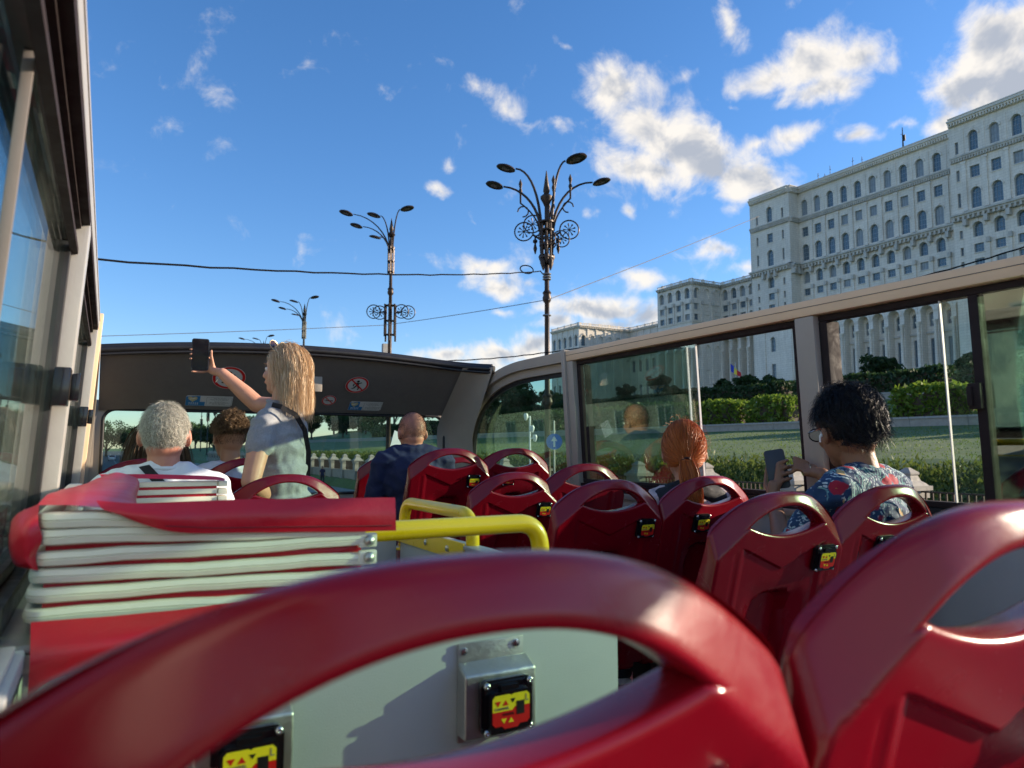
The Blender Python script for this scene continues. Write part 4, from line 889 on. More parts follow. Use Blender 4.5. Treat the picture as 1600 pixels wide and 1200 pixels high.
# front hood: a curved shell above the windscreen, arched across and bowed forward
def hood():
    nx, nz = 40, 10; vs = []
    def P(i, j, off=0):
        s = i/nx*2-1; t = j/nz; x = (XL+XR)/2 + s*(XR-XL)/2*1.005
        zt = 4.045+.055*(1-s*s*1.0)-.015*s*s; zb = 3.745 - .02*abs(s)**6 
        y = 4.98-.40*t - .20*(max(0,s)**8) + off*.8
        z = zb+(zt-zb)*t + off*.25
        # ends round back into the side
        return (x, y, z)
    v = [P(i,j) for j in range(nz+1) for i in range(nx+1)]; w = nx+1
    v2 = [P(i,j,.05) for j in range(nz+1) for i in range(nx+1)]; n = len(v)
    f = [(j*w+i,(j+1)*w+i,(j+1)*w+i+1,j*w+i+1) for j in range(nz) for i in range(nx)]; f2 = [tuple(n+k for k in q)[::-1] for q in f]
    rim = [(i,i+1,n+i+1,n+i) for i in range(nx)]+[(nz*w+i,n+nz*w+i,n+nz*w+i+1,nz*w+i+1) for i in range(nx)]
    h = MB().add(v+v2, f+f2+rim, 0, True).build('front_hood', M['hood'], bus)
    pts = [Vector(P(i,nz))+Vector((0,-.005,.012)) for i in range(nx+1)]
    # rubber lip: two rolls along the top edge
    MB().tube(pts, .020, 10).tube([p+Vector((0,.03,.020)) for p in pts], .016, 8).tube([p+Vector((0,-.004,-.026)) for p in pts], .010, 8).build('rubber_lip', M['black'], h)
    return h, P
hd_, HP = hood()
def hoodpt(u, v, off=-.004):              # point on the hood face that lies under a photo pixel (the stickers sit flat on the hood)
    best = None
    for i in range(0,41):
        for j in range(0,11):
            p = Vector(HP(i,j)); d = (p-EYE); r = ray(u,v); t = d.dot(r)/r.dot(r); e_ = (d-r*t).length
            if best is None or e_ < best[0]: best = (e_, p, j)
    r = ray(u,v); p = best[1]; t = (p.y-EYE.y)/r.y; q = EYE+r*t
    # refine with local slope
    for _ in range(6):
        tt = min(1,max(0,(q.z-3.745)/(4.08-3.745))); y = 4.98-.40*tt; q = EYE + r*((y-.001)/r.y)
    return q, tt
def sticker_frame(u, v):
    q, tt = hoodpt(u,v); dy = -.40; n = Vector((0,-(4.08-3.745), dy)).normalized()   # face normal towards the deck
    q = q + n*.003; X_ = Vector((1,0,0)); Z_ = X_.cross(-n).normalized()
    if Z_.z < 0: Z_ = -Z_
    return q, X_, Z_, n
def flat(mb, fr, pts, lift=0, mi=0, th=.0006):
    q, X_, Z_, n = fr; mb.poly([q+X_*a+Z_*b+n*lift for a,b in pts], n*th, mi)
def circ(r, n=28, cx=0, cz=0): return [(cx+r*math.cos(2*math.pi*k/n), cz+r*math.sin(2*math.pi*k/n)) for k in range(n)]
def bar(x0,z0,x1,z1,w):
    d = Vector((x1-x0,z1-z0)).normalized(); p = Vector((-d.y,d.x))*w/2; return [(x0-p.x,z0-p.y),(x1-p.x,z1-p.y),(x1+p.x,z1+p.y),(x0+p.x,z0+p.y)]
def prohibition(u, v, r, kind, sx=1.0):
    fr = sticker_frame(u,v); e = MB(); S = lambda p: [(a*sx,b) for a,b in p]
    flat(e, fr, S(circ(r))); o = e.build('warning_sticker', M['paper'], bus)
    ring = MB(); q, X_, Z_, n = fr; nn = 32
    vs = [q+n*.0009+(X_*math.cos(2*math.pi*k/nn)*sx+Z_*math.sin(2*math.pi*k/nn))*rr for rr in (r*.97,r*.80) for k in range(nn)]
    ring.add(vs, [(k,(k+1)%nn,nn+(k+1)%nn,nn+k) for k in range(nn)]); flat(ring, fr, S(bar(-r*.58,r*.6,r*.58,-r*.6,r*.13)), .0017); ring.build('red_ring', M['lred'], o)
    b = MB()
    if kind == 'climb':
        flat(b, fr, S(circ(r*.13,12,0,r*.44)), .0012); flat(b, fr, S([(-r*.14,r*.28),(r*.12,r*.26),(r*.14,-r*.12),(-r*.10,-r*.12)]), .0012)
        for bb in (bar(-r*.1,r*.22,-r*.34,r*.05,r*.1),bar(-r*.34,r*.05,-r*.30,-r*.16,r*.09),bar(r*.1,r*.2,r*.34,r*.30,r*.1),bar(-r*.05,-r*.08,-r*.24,-r*.42,r*.13),bar(r*.06,-r*.08,r*.2,-r*.36,r*.13),bar(-r*.24,-r*.42,-r*.40,-r*.42,r*.1),bar(r*.2,-r*.36,r*.14,-r*.58,r*.11)): flat(b, fr, S(bb), .0012)
    else:
        flat(b, fr, S(bar(-r*.5,-r*.06,r*.55,-r*.06,r*.15)), .0012); flat(b, fr, S(bar(-r*.5,.12*r,-r*.30,.34*r,r*.05)), .0012); flat(b, fr, S(bar(-r*.30,.34*r,-r*.42,.5*r,r*.05)), .0012); flat(b, fr, S(bar(-r*.62,-r*.06,-r*.66,r*.12,r*.05)), .0012)
    b.build('pictogram', M['lblack'], o); return o
prohibition(558,601,.078,'climb',1.02); prohibition(514,625,.049,'smoke'); prohibition(358,590,.098,'climb',1.0)
def infosticker(u, v, w, h):
    fr = sticker_frame(u,v); e = MB(); flat(e, fr, [(-w/2,-h/2),(w/2-.01,-h/2),(w/2,-h/2+.01),(w/2,h/2),(-w/2+.01,h/2),(-w/2,h/2-.01)]); o = e.build('info_sticker', M['paper'], bus)
    b = MB(); flat(b, fr, [(-w/2+.001,-h/2+.002),(-w/2+w*.30,-h/2+.002),(-w/2+w*.30,h/2-.002),(-w/2+.001,h/2-.010)], .0008); flat(b, fr, [(-w*.20,-h/2+.002),(-w*.09,-h/2+.002),(-w*.09,-h*.1),(-w*.20,-h*.1)], .0008); b.build('blue_field', M['lblue'], o)
    ht = MB(); hp = []
    for k in range(20):
        t = 2*math.pi*k/20; hp.append((-w*.355+.0021*h/.09*.85*16*math.sin(t)**3*.95, h*.18+.0017*h/.09*(13*math.cos(t)-5*math.cos(2*t)-2*math.cos(3*t)-math.cos(4*t)))); 
    flat(ht, fr, hp, .0016); ht.build('heart_map', M['sgreen'], o)
    mk = MB()
    for k in range(5): flat(mk, fr, bar(-w*.43+k*.012,-h*.22,-w*.43+k*.012+.006,-h*.22,.006), .0016); flat(mk, fr, bar(-w*.43+k*.012,-h*.34,-w*.43+k*.012+.005,-h*.34,.004), .0016)
    flat(mk, fr, bar(-w*.42,h*.16,-w*.30,h*.24,.004), .0022)
    mk.build('white_mark', M['signwhite'], o)
    ln = MB()
    for s_ in ((-.06,.37,.48,.37),(-.06,-.40,.48,-.40)): flat(ln, fr, bar(w*s_[0],h*s_[1],w*s_[2],h*s_[3],.0012), .0008)
    for s_ in ((-.06,.37,-.06,-.40),(.48,.37,.48,-.40)): flat(ln, fr, bar(w*s_[0],h*s_[1],w*s_[2],h*s_[3],.0012), .0008)
    rr_ = random.Random(int(u))
    for k, l_ in enumerate((.5,.86,.66,0,.42,.84,.88,.6)):
        if l_:
            x_ = -l_*.24*w+.21*w
            while x_ < l_*.24*w+.21*w: d_ = rr_.uniform(.006,.018); flat(ln, fr, bar(x_,h*(.28-k*.083),x_+d_,h*(.28-k*.083),.0022), .0008); x_ += d_+.004
    ln.build('small_print', M['inkgrey'], o)
infosticker(327,626,.275,.092); infosticker(571,634,.235,.088)
MB().box(at(497,600,Y=4.72)+Vector((0,.03,0)),(.06,.05,.10)).build('sensor_box', M['taupe'], bus, bevel=.006)
# front pillar mass at the right, windscreen and its frame
ws = MB(); zb_, zt_ = 3.19, 3.742
def rr_rect(x0,x1,z0,z1,r,n=6):
    out = []
    for cx,cz,a0 in ((x1-r,z1-r,0),(x0+r,z1-r,90),(x0+r,z0+r,180),(x1-r,z0+r,270)):
        for k in range(n+1): a = R(a0+90*k/n); out.append((cx+r*math.cos(a), cz+r*math.sin(a)))
    return out
hole = rr_rect(XL+.02,2.205,zb_,3.735,.07); outer = []
cx_, cz_ = 1.1, 3.45
for (a,b) in hole:
    dx_, dz2 = a-cx_, b-cz_; t_ = min(1.26/abs(dx_) if abs(dx_)>1e-6 else 9, (1.15 if dz2<0 else .34)/abs(dz2) if abs(dz2)>1e-6 else 9); outer.append((cx_+dx_*t_, cz_+dz2*t_))
n_ = len(hole)
MB().add([(a,5.0,b) for a,b in outer]+[(a,5.0,b) for a,b in hole]+[(a,5.06,b) for a,b in hole], [(i,(i+1)%n_,n_+(i+1)%n_,n_+i) for i in range(n_)]+[(n_+i,n_+(i+1)%n_,2*n_+(i+1)%n_,2*n_+i) for i in range(n_)]).build('windscreen_surround', M['taupe'], bus)
MB().tube([(a,4.998,b) for a,b in hole], .010, 8, closed=True).build('windscreen_gasket', M['black'], bus)
MB().poly([(a,5.03,b) for a,b in hole],(0,.005,0)).build('windscreen', M['glassfront'], bus)
MB().bx(-.05,2.3,4.80,4.995,2.9,3.10).bx(-.05,2.3,4.86,4.994,3.102,3.15).build('dashboard_shelf', M['black'], bus, bevel=.01)
# right front corner: broad taupe shell between hood and corner window
def shell(side):
    vs = []; nz = 12; ny = 8
    for j in range(nz+1):
        z = 3.1+ (4.05-3.1)*j/nz
        for i in range(ny+1):
            t = i/ny; a = t*math.pi/2
            yy = 4.72 - max(0,(z-3.60))*.85 + .30*math.sin(a)*(1-.5*max(0,(z-3.7)/.35)); xx = sx_(side,z,0) - side*(.02+.16*(1-math.cos(a))) 
            vs.append((xx, min(yy,4.995), z))
    w = ny+1; f = [(j*w+i,j*w+i+1,(j+1)*w+i+1,(j+1)*w+i) for j in range(nz) for i in range(ny)]
    MB().add(vs,f,0,True).build('corner_shell', M['taupe'], bus)
shell(1)
# lower bus body so the bus stands on the road from any side
MB().bx(-.16,2.42,-6,5.06,.35,DK-.065).build('lower_body', M['signalred'], bus, bevel=.03)
MB().bx(-.17,2.43,-5.8,4.8,1.25,1.95).build('lower_window_band', M['carglass'], bus)
for y in (-4.2, 3.2):
    for x in (-.02, 2.28): MB().lathe([(.42,-.14),(.48,-.1),(.48,.1),(.42,.14)],(x,y,.48),24,ax=(1,0,0)).build('wheel', M['tyre'], bus)
# ================================================================ STAIR PARTITION
st = empty('stair_partition', (.4,1.1,DK), label='grey partition round the stairwell in front of the nearest seat', cat='partition')
st.location = (0,0,0)
MB().bx(XL-.03,.80,1.05,1.085,DK+.01,3.255).build('rear_board', M['panel'], st, bevel=.0025)
MB().bx(.768,.80,1.0855,2.05,DK+.01,3.255).build('aisle_board', M['panel'], st, bevel=.0025)
MB().bx(.762,.806,1.10,2.06,3.256,3.264).build('edge_trim', M['alu'], st, bevel=.002)
MB().bx(XL-.03,.76,2.06,2.095,DK+.01,3.255).build('front_board', M['panel'], st, bevel=.0025)
MB().bx(XL-.03,.80,1.046,1.0495,3.235,3.2555).build('top_strip', M['alu'], st)
# guide unit: black box with yellow and red key label; w .075
LAB = {}
TXT = {}
def key_unit(parent, loc, rot=None, s=1.0):
    if 'a' not in LAB:
        b = MB(); pts = rr_rect(-.040,.040,-.036,.036,.011,4); b.poly([(a,0,c) for a,c in pts],(0,-.016,0)); LAB['a'] = b
        me = LAB['a'].mesh('key_unit'); bm = bmesh.new(); bm.from_mesh(me); bmesh.ops.recalc_face_normals(bm,faces=bm.faces); bmesh.ops.bevel(bm,geom=[e for e in bm.edges if e.calc_face_angle(0)>.6],offset=.004,segments=2,affect='EDGES'); bm.to_mesh(me); bm.free(); LAB['unit'] = me
        b = MB(); pts = rr_rect(-.032,.033,-.030,.022,.009,4); b.poly([(a,-.0165,c) for a,c in pts],(0,-.006,0)); b.poly([(a,-.0166,c) for a,c in rr_rect(-.014,.014,.0222,.029,.002,2)],(0,-.004,0)); LAB['rim'] = b.mesh('key_rim')
        yl = [(-.028,-.003),(.002,-.003),(.006,.001),(.029,.001),(.029,.014),(.025,.018),(.004,.018),(.001,.0165),(-.002,.018),(-.024,.018),(-.028,.014)]
        rd = [(-.028,-.0033),(.002,-.0033),(.006,.0007),(.029,.0007),(.029,-.018),(.025,-.022),(.014,-.022),(.010,-.026),(-.010,-.026),(-.014,-.022),(-.024,-.022),(-.028,-.018)]
        LAB['yl'] = MB().poly([(a,-.0226,c) for a,c in yl],(0,-.0006,0)).mesh('yellow_label'); LAB['rd'] = MB().poly([(a,-.0226,c) for a,c in rd],(0,-.0006,0)).mesh('red_label')
        tr = lambda x,z,r,up: [(x-r,z-(r*.7 if up else -r*.7)),(x+r,z-(r*.7 if up else -r*.7)),(x,z+(r*.8 if up else -r*.8))]
        m = MB()
        for q in (tr(-.020,.0075,.0045,False), tr(-.0085,.0075,.0045,True)): m.poly([(a,-.0233,c) for a,c in q],(0,-.0003,0))
        LAB['arrow'] = m.mesh('red_arrow')
        m = MB()
        for q in (tr(.003,.0095,.0036,False), [(.0085,-.010),(.0205,-.010),(.0205,.0075),(.0085,.0075)]): m.poly([(a,-.02335,c) for a,c in q],(0,-.0003,0))
        LAB['blk'] = m.mesh('black_key')
        m = MB()
        for q in (tr(-.011,-.0155,.0042,False), tr(.0,-.0155,.0042,True)): m.poly([(a,-.0233,c) for a,c in q],(0,-.0003,0))
        LAB['ya'] = m.mesh('yellow_arrow')
        m = MB()
        m.lathe([(.0048,0),(.0048,.0035),(.003,.0055),(.0012,.0055),(.001,.004)],(0,0,0),12,ax=(0,-1,0))
        LAB['screw'] = m.mesh('screw'); LAB['t1'] = textmesh('CHANNEL',.0048); LAB['t2'] = textmesh('L',.012); LAB['t3'] = textmesh('VOLUME',.0045)
    o = put('key_unit', LAB['unit'], M['boxblack'], parent); o.location = loc; o.scale = (s,s,s)
    if rot is not None: o.rotation_euler = rot
    for k, mm in (('rim','boxblack'),('yl','lyellow'),('rd','lred'),('arrow','lred'),('blk','lblack'),('ya','lyellow')):
        put(LAB[k].name.split('.')[0], LAB[k], M[mm], o)
    for x_ in (-.033,.033):
        for z_ in (-.030,.030): put('screw', LAB['screw'], M['chrome'], o, (x_,-.0145,z_))
    for k, p, mm in (('t1',(-.014,-.0235,.0005),'inkgrey'),('t2',(.0245,-.0235,.010),'inkgrey'),('t3',(-.004,-.0235,-.0075),'lblack')):
        q = put('lettering', LAB[k], M[mm], o, p); q.rotation_euler = (math.pi/2,0,0)
    return o
for (x,z,lb) in ((at(768,1080,Y=1.04).x, at(768,1080,Y=1.04).z, 'steel bracket with key unit on the grey partition, fully seen below the nearest seat arch'), (at(372,1162,Y=1.04).x, at(372,1162,Y=1.04).z, 'steel bracket with key unit at the bottom left, half hidden by the nearest seat')):
    e = empty('key_bracket', (x,1.048,z), label=lb, cat='control unit')
    pl = MB(); pl.bx(-.056,.060,-.004,0,-.070,.078); pl.build('mount_plate', M['steel'], e, bevel=.0015)
    bxm = MB(); bxm.poly([(-.058,-.0042,.050),(-.058,-.034,.036),(-.058,-.034,-.058),(-.058,-.0042,-.058)],(.124,0,0)); b_ = bxm.build('bracket_box', M['steel'], e, bevel=.004, seg=3)
    for (a,c) in ((-.046,.066),(.046,.068),(.052,-.064)): MB().lathe([(.006,0),(.006,.003),(.002,.004)],(a,-.004,c),10,ax=(0,-1,0)).build('screw', M['chrome'], e)
    key_unit(e, (.006,-.0345,-.010), None, 1.12)
# ================================================================ SEATS
def seatback():
    W2 = .233; H = 1.09; Z0 = .40; TIP = .57; T = .052; RB = .010
    def hw(z): return W2 + .006*min(1,max(0,(1.0-z)/.55))
    ss = sorted(set([round(k*.033,4) for k in range(0,28)]+[.935,.955,.97,.982,.991,.997,1.0,TIP])); ss = [-s for s in ss[:0:-1]] + ss
    def zvl(s):
        x = min(.150, abs(s)*W2)
        return H-.132-.062*(1-x/.150)
    def zref(s):
        a = abs(s)/TIP
        return zt(s) if a <= 1 else H-.084-.105*(a-1)
    def zo(s): return H-.095*abs(s)**2.35 - (.010*max(0,(abs(s)-.93)/.07)**2)
    def zt(s): a = min(1,abs(s)/TIP); return H-.036-.048*a**2.2
    def zb(s):
        a = abs(s)/TIP
        return H-.084-.026*(1-min(1,a)**1.9) - (.034*(abs(s)-TIP)/(1-TIP) if a>1 else 0)
    def zsp(s): return zt(s) if abs(s) < TIP else zb(s)
    aT = [0,.02,.05,.1,.18,.3,.45,.6,.75,.86,.93,.975,1]
    def rnd(d): d = max(0,min(d,RB)); return RB-math.sqrt(max(0,RB*RB-(RB-d)**2))
    def sstep(x,a,b): t = min(1,max(0,(x-a)/(b-a))); return t*t*(3-2*t)
    def back(s,z,arch):
        x = s*hw(z); d = min((1-abs(s))*hw(z), zo(s)-z); off = rnd(d)
        lat = max(0,abs(s)-TIP)*hw(z)
        if arch:
            off = max(off, rnd(z-zt(s)+lat*.8) if abs(s)<TIP+.06 else 0); off += .62*max(0,z-zref(s))
        else:
            off = max(off, rnd(zb(s)-z+lat*.8) if abs(s)<TIP+.06 else 0)
            if abs(s) > TIP: off += .62*max(0,z-zref(s))
            zv = zvl(s); off += .0065*sstep(zv-z,0,.0045)*sstep(.152-abs(x),0,.016)
            off += .0025*sstep(.004-abs(abs(x)-.170),0,.003)*sstep(H-.14-z,0,.01)
            # bowl and inverted U recess
            off += .016*sstep(.125-abs(x),0,.06)*sstep(H-.215-z,0,.09)
            hwid = .070+.05*max(0,(H-.27-z)); ztop = H-.255-(.045*(abs(x)/.08)**4)
            off += .040*sstep(hwid-abs(x),0,.012)*sstep(ztop-z,0,.014)
        return off
    def front(s,z,arch):
        d = min((1-abs(s))*hw(z), zo(s)-z); c = rnd(d)
        if arch and abs(s)<TIP+.06: c = max(c, rnd(z-zt(s)+max(0,abs(s)-TIP)*hw(z)*.8))
        if not arch and abs(s)<TIP+.06: c = max(c, rnd(zb(s)-z+max(0,abs(s)-TIP)*hw(z)*.8))
        base = T + (.022*sstep(H-.12-z,0,.2) if not arch else 0)
        if not arch: base -= .018*(1-s*s)*sstep(H-.12-z,0,.12)
        return base - c
    tilt = math.tan(R(15))
    def Y(z): return (H-z)*tilt
    rows = [('l', t) for t in np.concatenate([np.linspace(0,.95,60), [.962,.972,.98,.986,.990,.993,.9955,.998,1.0]])] + [('u', t) for t in (.04,.1,.2,.35,.5,.62,.72,.80,.86,.90,.93,.95,.965,.98,.99,1.0)]
    nb = len(rows); na = len(aT); ns = len(ss); vs = []; idx = {}
    for side in (0,1):
        for j in range(nb+na):
            for i, s in enumerate(ss):
                if j < nb: z = (Z0+(zvl(s)-Z0)*rows[j][1]) if rows[j][0] == 'l' else zvl(s)+(zb(s)-zvl(s))*rows[j][1]; arch = False
                else: z = zsp(s)+(zo(s)-zsp(s))*aT[j-nb]; arch = True
                if j == nb-1 and abs(s) > TIP+.001: arch = True       # shared seam outside the hole
                y = Y(z) + (back(s,z,arch) if side==0 else front(s,z,arch))
                idx[(side,j,i)] = len(vs); vs.append((s*hw(z), y, z))
    fs = []
    def quad(a,b,c,d): fs.append((a,b,c,d))
    for side in (0,1):
        for j in range(nb+na-1):
            if j == nb-1: continue
            for i in range(ns-1):
                q = (idx[side,j,i],idx[side,j,i+1],idx[side,j+1,i+1],idx[side,j+1,i]); fs.append(q if side==0 else q[::-1])
    J = nb+na-1
    for i in range(ns-1):
        fs.append((idx[0,J,i],idx[0,J,i+1],idx[1,J,i+1],idx[1,J,i])); fs.append((idx[0,0,i+1],idx[0,0,i],idx[1,0,i],idx[1,0,i+1]))
        if abs(ss[i]) <= TIP+1e-6 and abs(ss[i+1]) <= TIP+1e-6:
            fs.append((idx[0,nb-1,i],idx[0,nb-1,i+1],idx[1,nb-1,i+1],idx[1,nb-1,i])); fs.append((idx[0,nb,i+1],idx[0,nb,i],idx[1,nb,i],idx[1,nb,i+1]))
    for j in range(nb+na-1):
        if j == nb-1: continue
        fs.append((idx[0,j+1,0],idx[0,j,0],idx[1,j,0],idx[1,j+1,0])); fs.append((idx[0,j,ns-1],idx[0,j+1,ns-1],idx[1,j+1,ns-1],idx[1,j,ns-1]))
    me = bpy.data.meshes.new('backrest'); me.from_pydata(vs, [], fs)
    bm = bmesh.new(); bm.from_mesh(me); bmesh.ops.remove_doubles(bm, verts=bm.verts, dist=.00015); bmesh.ops.recalc_face_normals(bm, faces=bm.faces)
    for f in bm.faces: f.smooth = True
    bm.to_mesh(me); bm.free(); me.set_sharp_from_angle(angle=R(38)); me.materials.append(M['maroon']); return me
BACK = seatback()
pan = MB(); pan.box((0,.42,.405),(.44,.45,.07)); panme = None
def seat_parts(e, ukey):
    global panme
    put('backrest', BACK, None, e)
    if panme is None:
        o = pan.build('seat_pan', M['maroon'], e, bevel=.025, seg=4); panme = o.data
        q = MB().box((0,.43,.452),(.38,.38,.028)).build('cushion', M['maroon2'], e, bevel=.012, seg=3); LAB['cush'] = q.data
        q = MB().bx(-.17,.17,.28,.52,0,.03).bx(-.06,.06,.34,.46,.031,.37).build('pedestal', M['black'], e, bevel=.006); LAB['ped'] = q.data
    else: put('seat_pan', panme, None, e); put('cushion', LAB['cush'], None, e); put('pedestal', LAB['ped'], None, e)
    zk = .915; key_unit(e, (ukey, (1.09-zk)*math.tan(R(15))+.007-.002, zk), (R(15),0,0), .98)
SEATS = [ # x centre, y of the top edge, deck height, key offset, label
 (.165,.297,2.357,.125,'nearest maroon seat, its big blurred arch crossing the bottom of the picture'),
 (.668,.300,2.366,.125,'maroon seat at the bottom right corner, beside the nearest seat'),
 (1.515,1.25,2.30,.150,'maroon aisle seat behind the floral shirt man, its key unit at the right edge'),
 (1.995,1.27,2.305,-.045,'maroon window seat behind the floral shirt man, its key unit left of centre'),
 (1.56,2.03,2.30,.150,'maroon aisle seat left of the red haired woman, pale sleeve seen through its slot'),
 (2.03,2.03,2.305,-.050,'maroon window seat right behind the red haired woman'),
 (1.655,2.88,2.30,.150,'maroon aisle seat in the middle, between the yellow rail and the window post'),
 (2.05,2.88,2.335,-.05,'maroon window seat mostly hidden behind the seats of the next row'),
 (1.60,3.48,2.41,.130,'maroon seat right behind the man in the navy shirt'),
 (2.06,3.60,2.41,-.050,'maroon window seat below the curved corner window'),
 (1.585,4.30,2.37,.15,'front row maroon seat at the left of the navy shirt man'),
 (2.04,4.30,2.35,-.05,'front row maroon seat by the corner window, mostly hidden'),
 (.68,3.13,2.30,-.15,'maroon seat behind the standing blonde woman'),
 (.20,2.62,2.24,.15,'maroon seat behind the older man, hidden below the folded canopy'),
 (.66,3.92,2.36,-.15,'maroon seat behind the curly haired man'),
 (.18,3.92,2.36,.15,'maroon seat behind the long haired woman at the left window')]
for (x,y,z,uk,lb) in SEATS:
    e = empty('bus_seat', (x,y,z), label=lb, cat='seat', group='maroon plastic bus seats'); seat_parts(e, uk)
    if y < .5: e.scale = (1.10 if x < .3 else 1.0, 1, 1)
# ================================================================ YELLOW RAILS
def yl(name, pts, r, label, fl=None):
    e = empty(name, pts[0], label=label, cat='handrail'); q = Vector(pts[0])
    # smooth the corners
    P = [Vector(p)-q for p in pts]; out = [P[0]]
    for i in range(1,len(P)-1):
        a = (P[i-1]-P[i]); b = (P[i+1]-P[i]); ra = min(.075,a.length*.45,b.length*.45); A_ = P[i]+a.normalized()*ra; B_ = P[i]+b.normalized()*ra
        for k in range(9): t = k/8; out.append(A_*(1-t)**2+P[i]*2*t*(1-t)+B_*t*t)
    out.append(P[-1]); MB().tube(out, r, 20).build('tube', M['yellow'], e)
    fl_ = MB()
    for p in (P[0],P[-1]): fl_.lathe([(r*1.9,0),(r*1.9,.006),(r*1.2,.010),(r*1.05,.018)],p+Vector((0,0,-.0)),18)
    fl_.build('flange', M['yellow'], e); return e
tz = at(790,819,Y=1.16).z; xr_ = at(842,860,Y=1.16).x
yl('yellow_handrail', [(.02,1.16,3.262),(.02,1.16,tz),(xr_,1.16,tz),(xr_+.006,1.16,3.262)], .0165, 'long yellow tubular handrail bending down at the partition corner')
z2 = at(640,787,X=.78).z; ya, yb_ = at(733,800,X=.78).y, at(633,780,X=.78).y
e2 = yl('yellow_handrail', [(.79,ya,3.20),(.79,ya,z2),(.79,yb_+.03,z2),(.79,yb_+.03,3.20)], .0165, 'short yellow handrail loop on top of the partition, further away')
zp = at(690,853,X=.765).z-3.20
MB().bx(-.030,-.0225,-.005,yb_-ya+.05,zp-.022,zp+.022).build('bolted_plate', M['yellow'], e2, bevel=.002)
for y_ in (.08,.22): MB().lathe([(.008,0),(.008,.004),(.004,.006)],(-.0302,y_,zp),10,ax=(-1,0,0)).build('bolt', M['chrome'], e2)
# ================================================================ FOLDED CANOPY OVER THE STAIRWELL
cv = empty('folded_canopy', (.15,1.2,3.27), label='folded red canopy with white frame hoops stacked over the stairwell', cat='canopy'); cv.location = (0,0,0)
def hoop(z, zl, yf, xl, xr, h, parent, name='frame_hoop', th=.022):
    """flat hoop: left arm from the back, round corner, transverse bar to the hinge at right; taller at left (zl)"""
    path = [(xl,yf+.85,z)]
    path += [(xl,yf+.06,z)]
    for k in range(7): a = math.pi/2*k/6; path.append((xl+.018-.018*math.cos(a), yf+.018-.018*math.sin(a), z))
    n = 10
    for k in range(1,n+1): t = k/n; path.append((xl+.018+(xr-xl-.018)*t, yf, z))
    mb = MB(); P = [Vector(p) for p in path]
    vs = []; prof = [(0,-h/2),(-.005,-h/2+.002),(-.0065,-.0012),(-.0045,0),(-.0065,.0012),(-.005,h/2-.002),(0,h/2),(th,h/2),(th,-h/2)]; m = len(prof)
    for i,p in enumerate(P):
        a = P[max(0,i-1)]; b = P[min(len(P)-1,i+1)]; t = (b-a).normalized(); nrm = Vector((t.y,-t.x,0)); nrm = -nrm
        f_ = (p.x-xl)/(xr-xl); lift = (zl*(1-f_)**1.1 if i>1 else zl) + .0011*math.sin(f_*9+z*400) + .0006*math.sin(f_*23+z*900)
        for (o,dz) in prof: vs.append(p + nrm*o + Vector((0,0,dz+lift)))
    fs = [(i*m+k,i*m+(k+1)%m,(i+1)*m+(k+1)%m,(i+1)*m+k) for i in range(len(P)-1) for k in range(m)]+[tuple(range(m)),tuple((len(P)-1)*m+k for k in range(m))[::-1]]
    return mb.add(vs,fs,0,True).build(name, M['white'], parent)
pitches = []
yf = 1.10
# photo rows at left x=52 and right x=560
LY = [(962,908),(930,896),(902,872),(874,842),(838,812),(812,818)]
for k,(yl_,yr_) in enumerate(LY):
    zl_ = at(60,yl_,Y=yf).z; zr_ = at(570,yr_,Y=yf).z if k<4 else at(570,842-(k-3)*16,Y=yf).z
    if k in (0,1): zr_ = at(570,{0:925,1:896}[k],Y=yf).z
    hoop(zr_, zl_-zr_, yf-.002*k, at(46+k*3,900,Y=yf).x, at(566,870,Y=yf).x, (.0185 if k<4 else .021), cv)
    if k < 5:      # red cloth bulging out between two hoops
        zn = at(60,LY[k+1][0],Y=yf).z; zrn = at(570,LY[k+1][1],Y=yf).z
        xa, xb = at(68,900,Y=yf).x, at(566,870,Y=yf).x; vs = []; nn = 24
        for i in range(nn+1):
            t = i/nn; x = xa+(xb-xa)*t; za = zl_*(1-t)+zr_*t; zc = zn*(1-t)+zrn*t; d = .004+.004*math.sin(t*9+k*2)
            for j in range(5): f_ = j/4; vs.append((x, yf+.012-.008*math.sin(f_*math.pi)-(.002*math.sin(t*14+k+f_*3)), za+(zc-za)*f_))
        MB().add(vs,[(i*5+j,(i+1)*5+j,(i+1)*5+j+1,i*5+j+1) for i in range(nn) for j in range(4)],0,True).build('cloth_fold', M['pvc'], cv)
# hinge column at the right end
for k in range(3):
    z_ = at(573,843+k*26,Y=yf).z; hb = MB(); hb.bx(at(557,900,Y=yf).x,at(585,900,Y=yf).x,yf-.012,yf-.001,z_-.0105,z_+.0105); hi = hb.build('hinge_plate', M['white'], cv, bevel=.003)
    MB().lathe([(.0088,0),(.0088,.002),(.006,.006),(.0,.0075)],(at(572,900,Y=yf).x,yf-.0122,z_),14,ax=(0,-1,0)).build('hinge_rivet', M['steel'], hi)
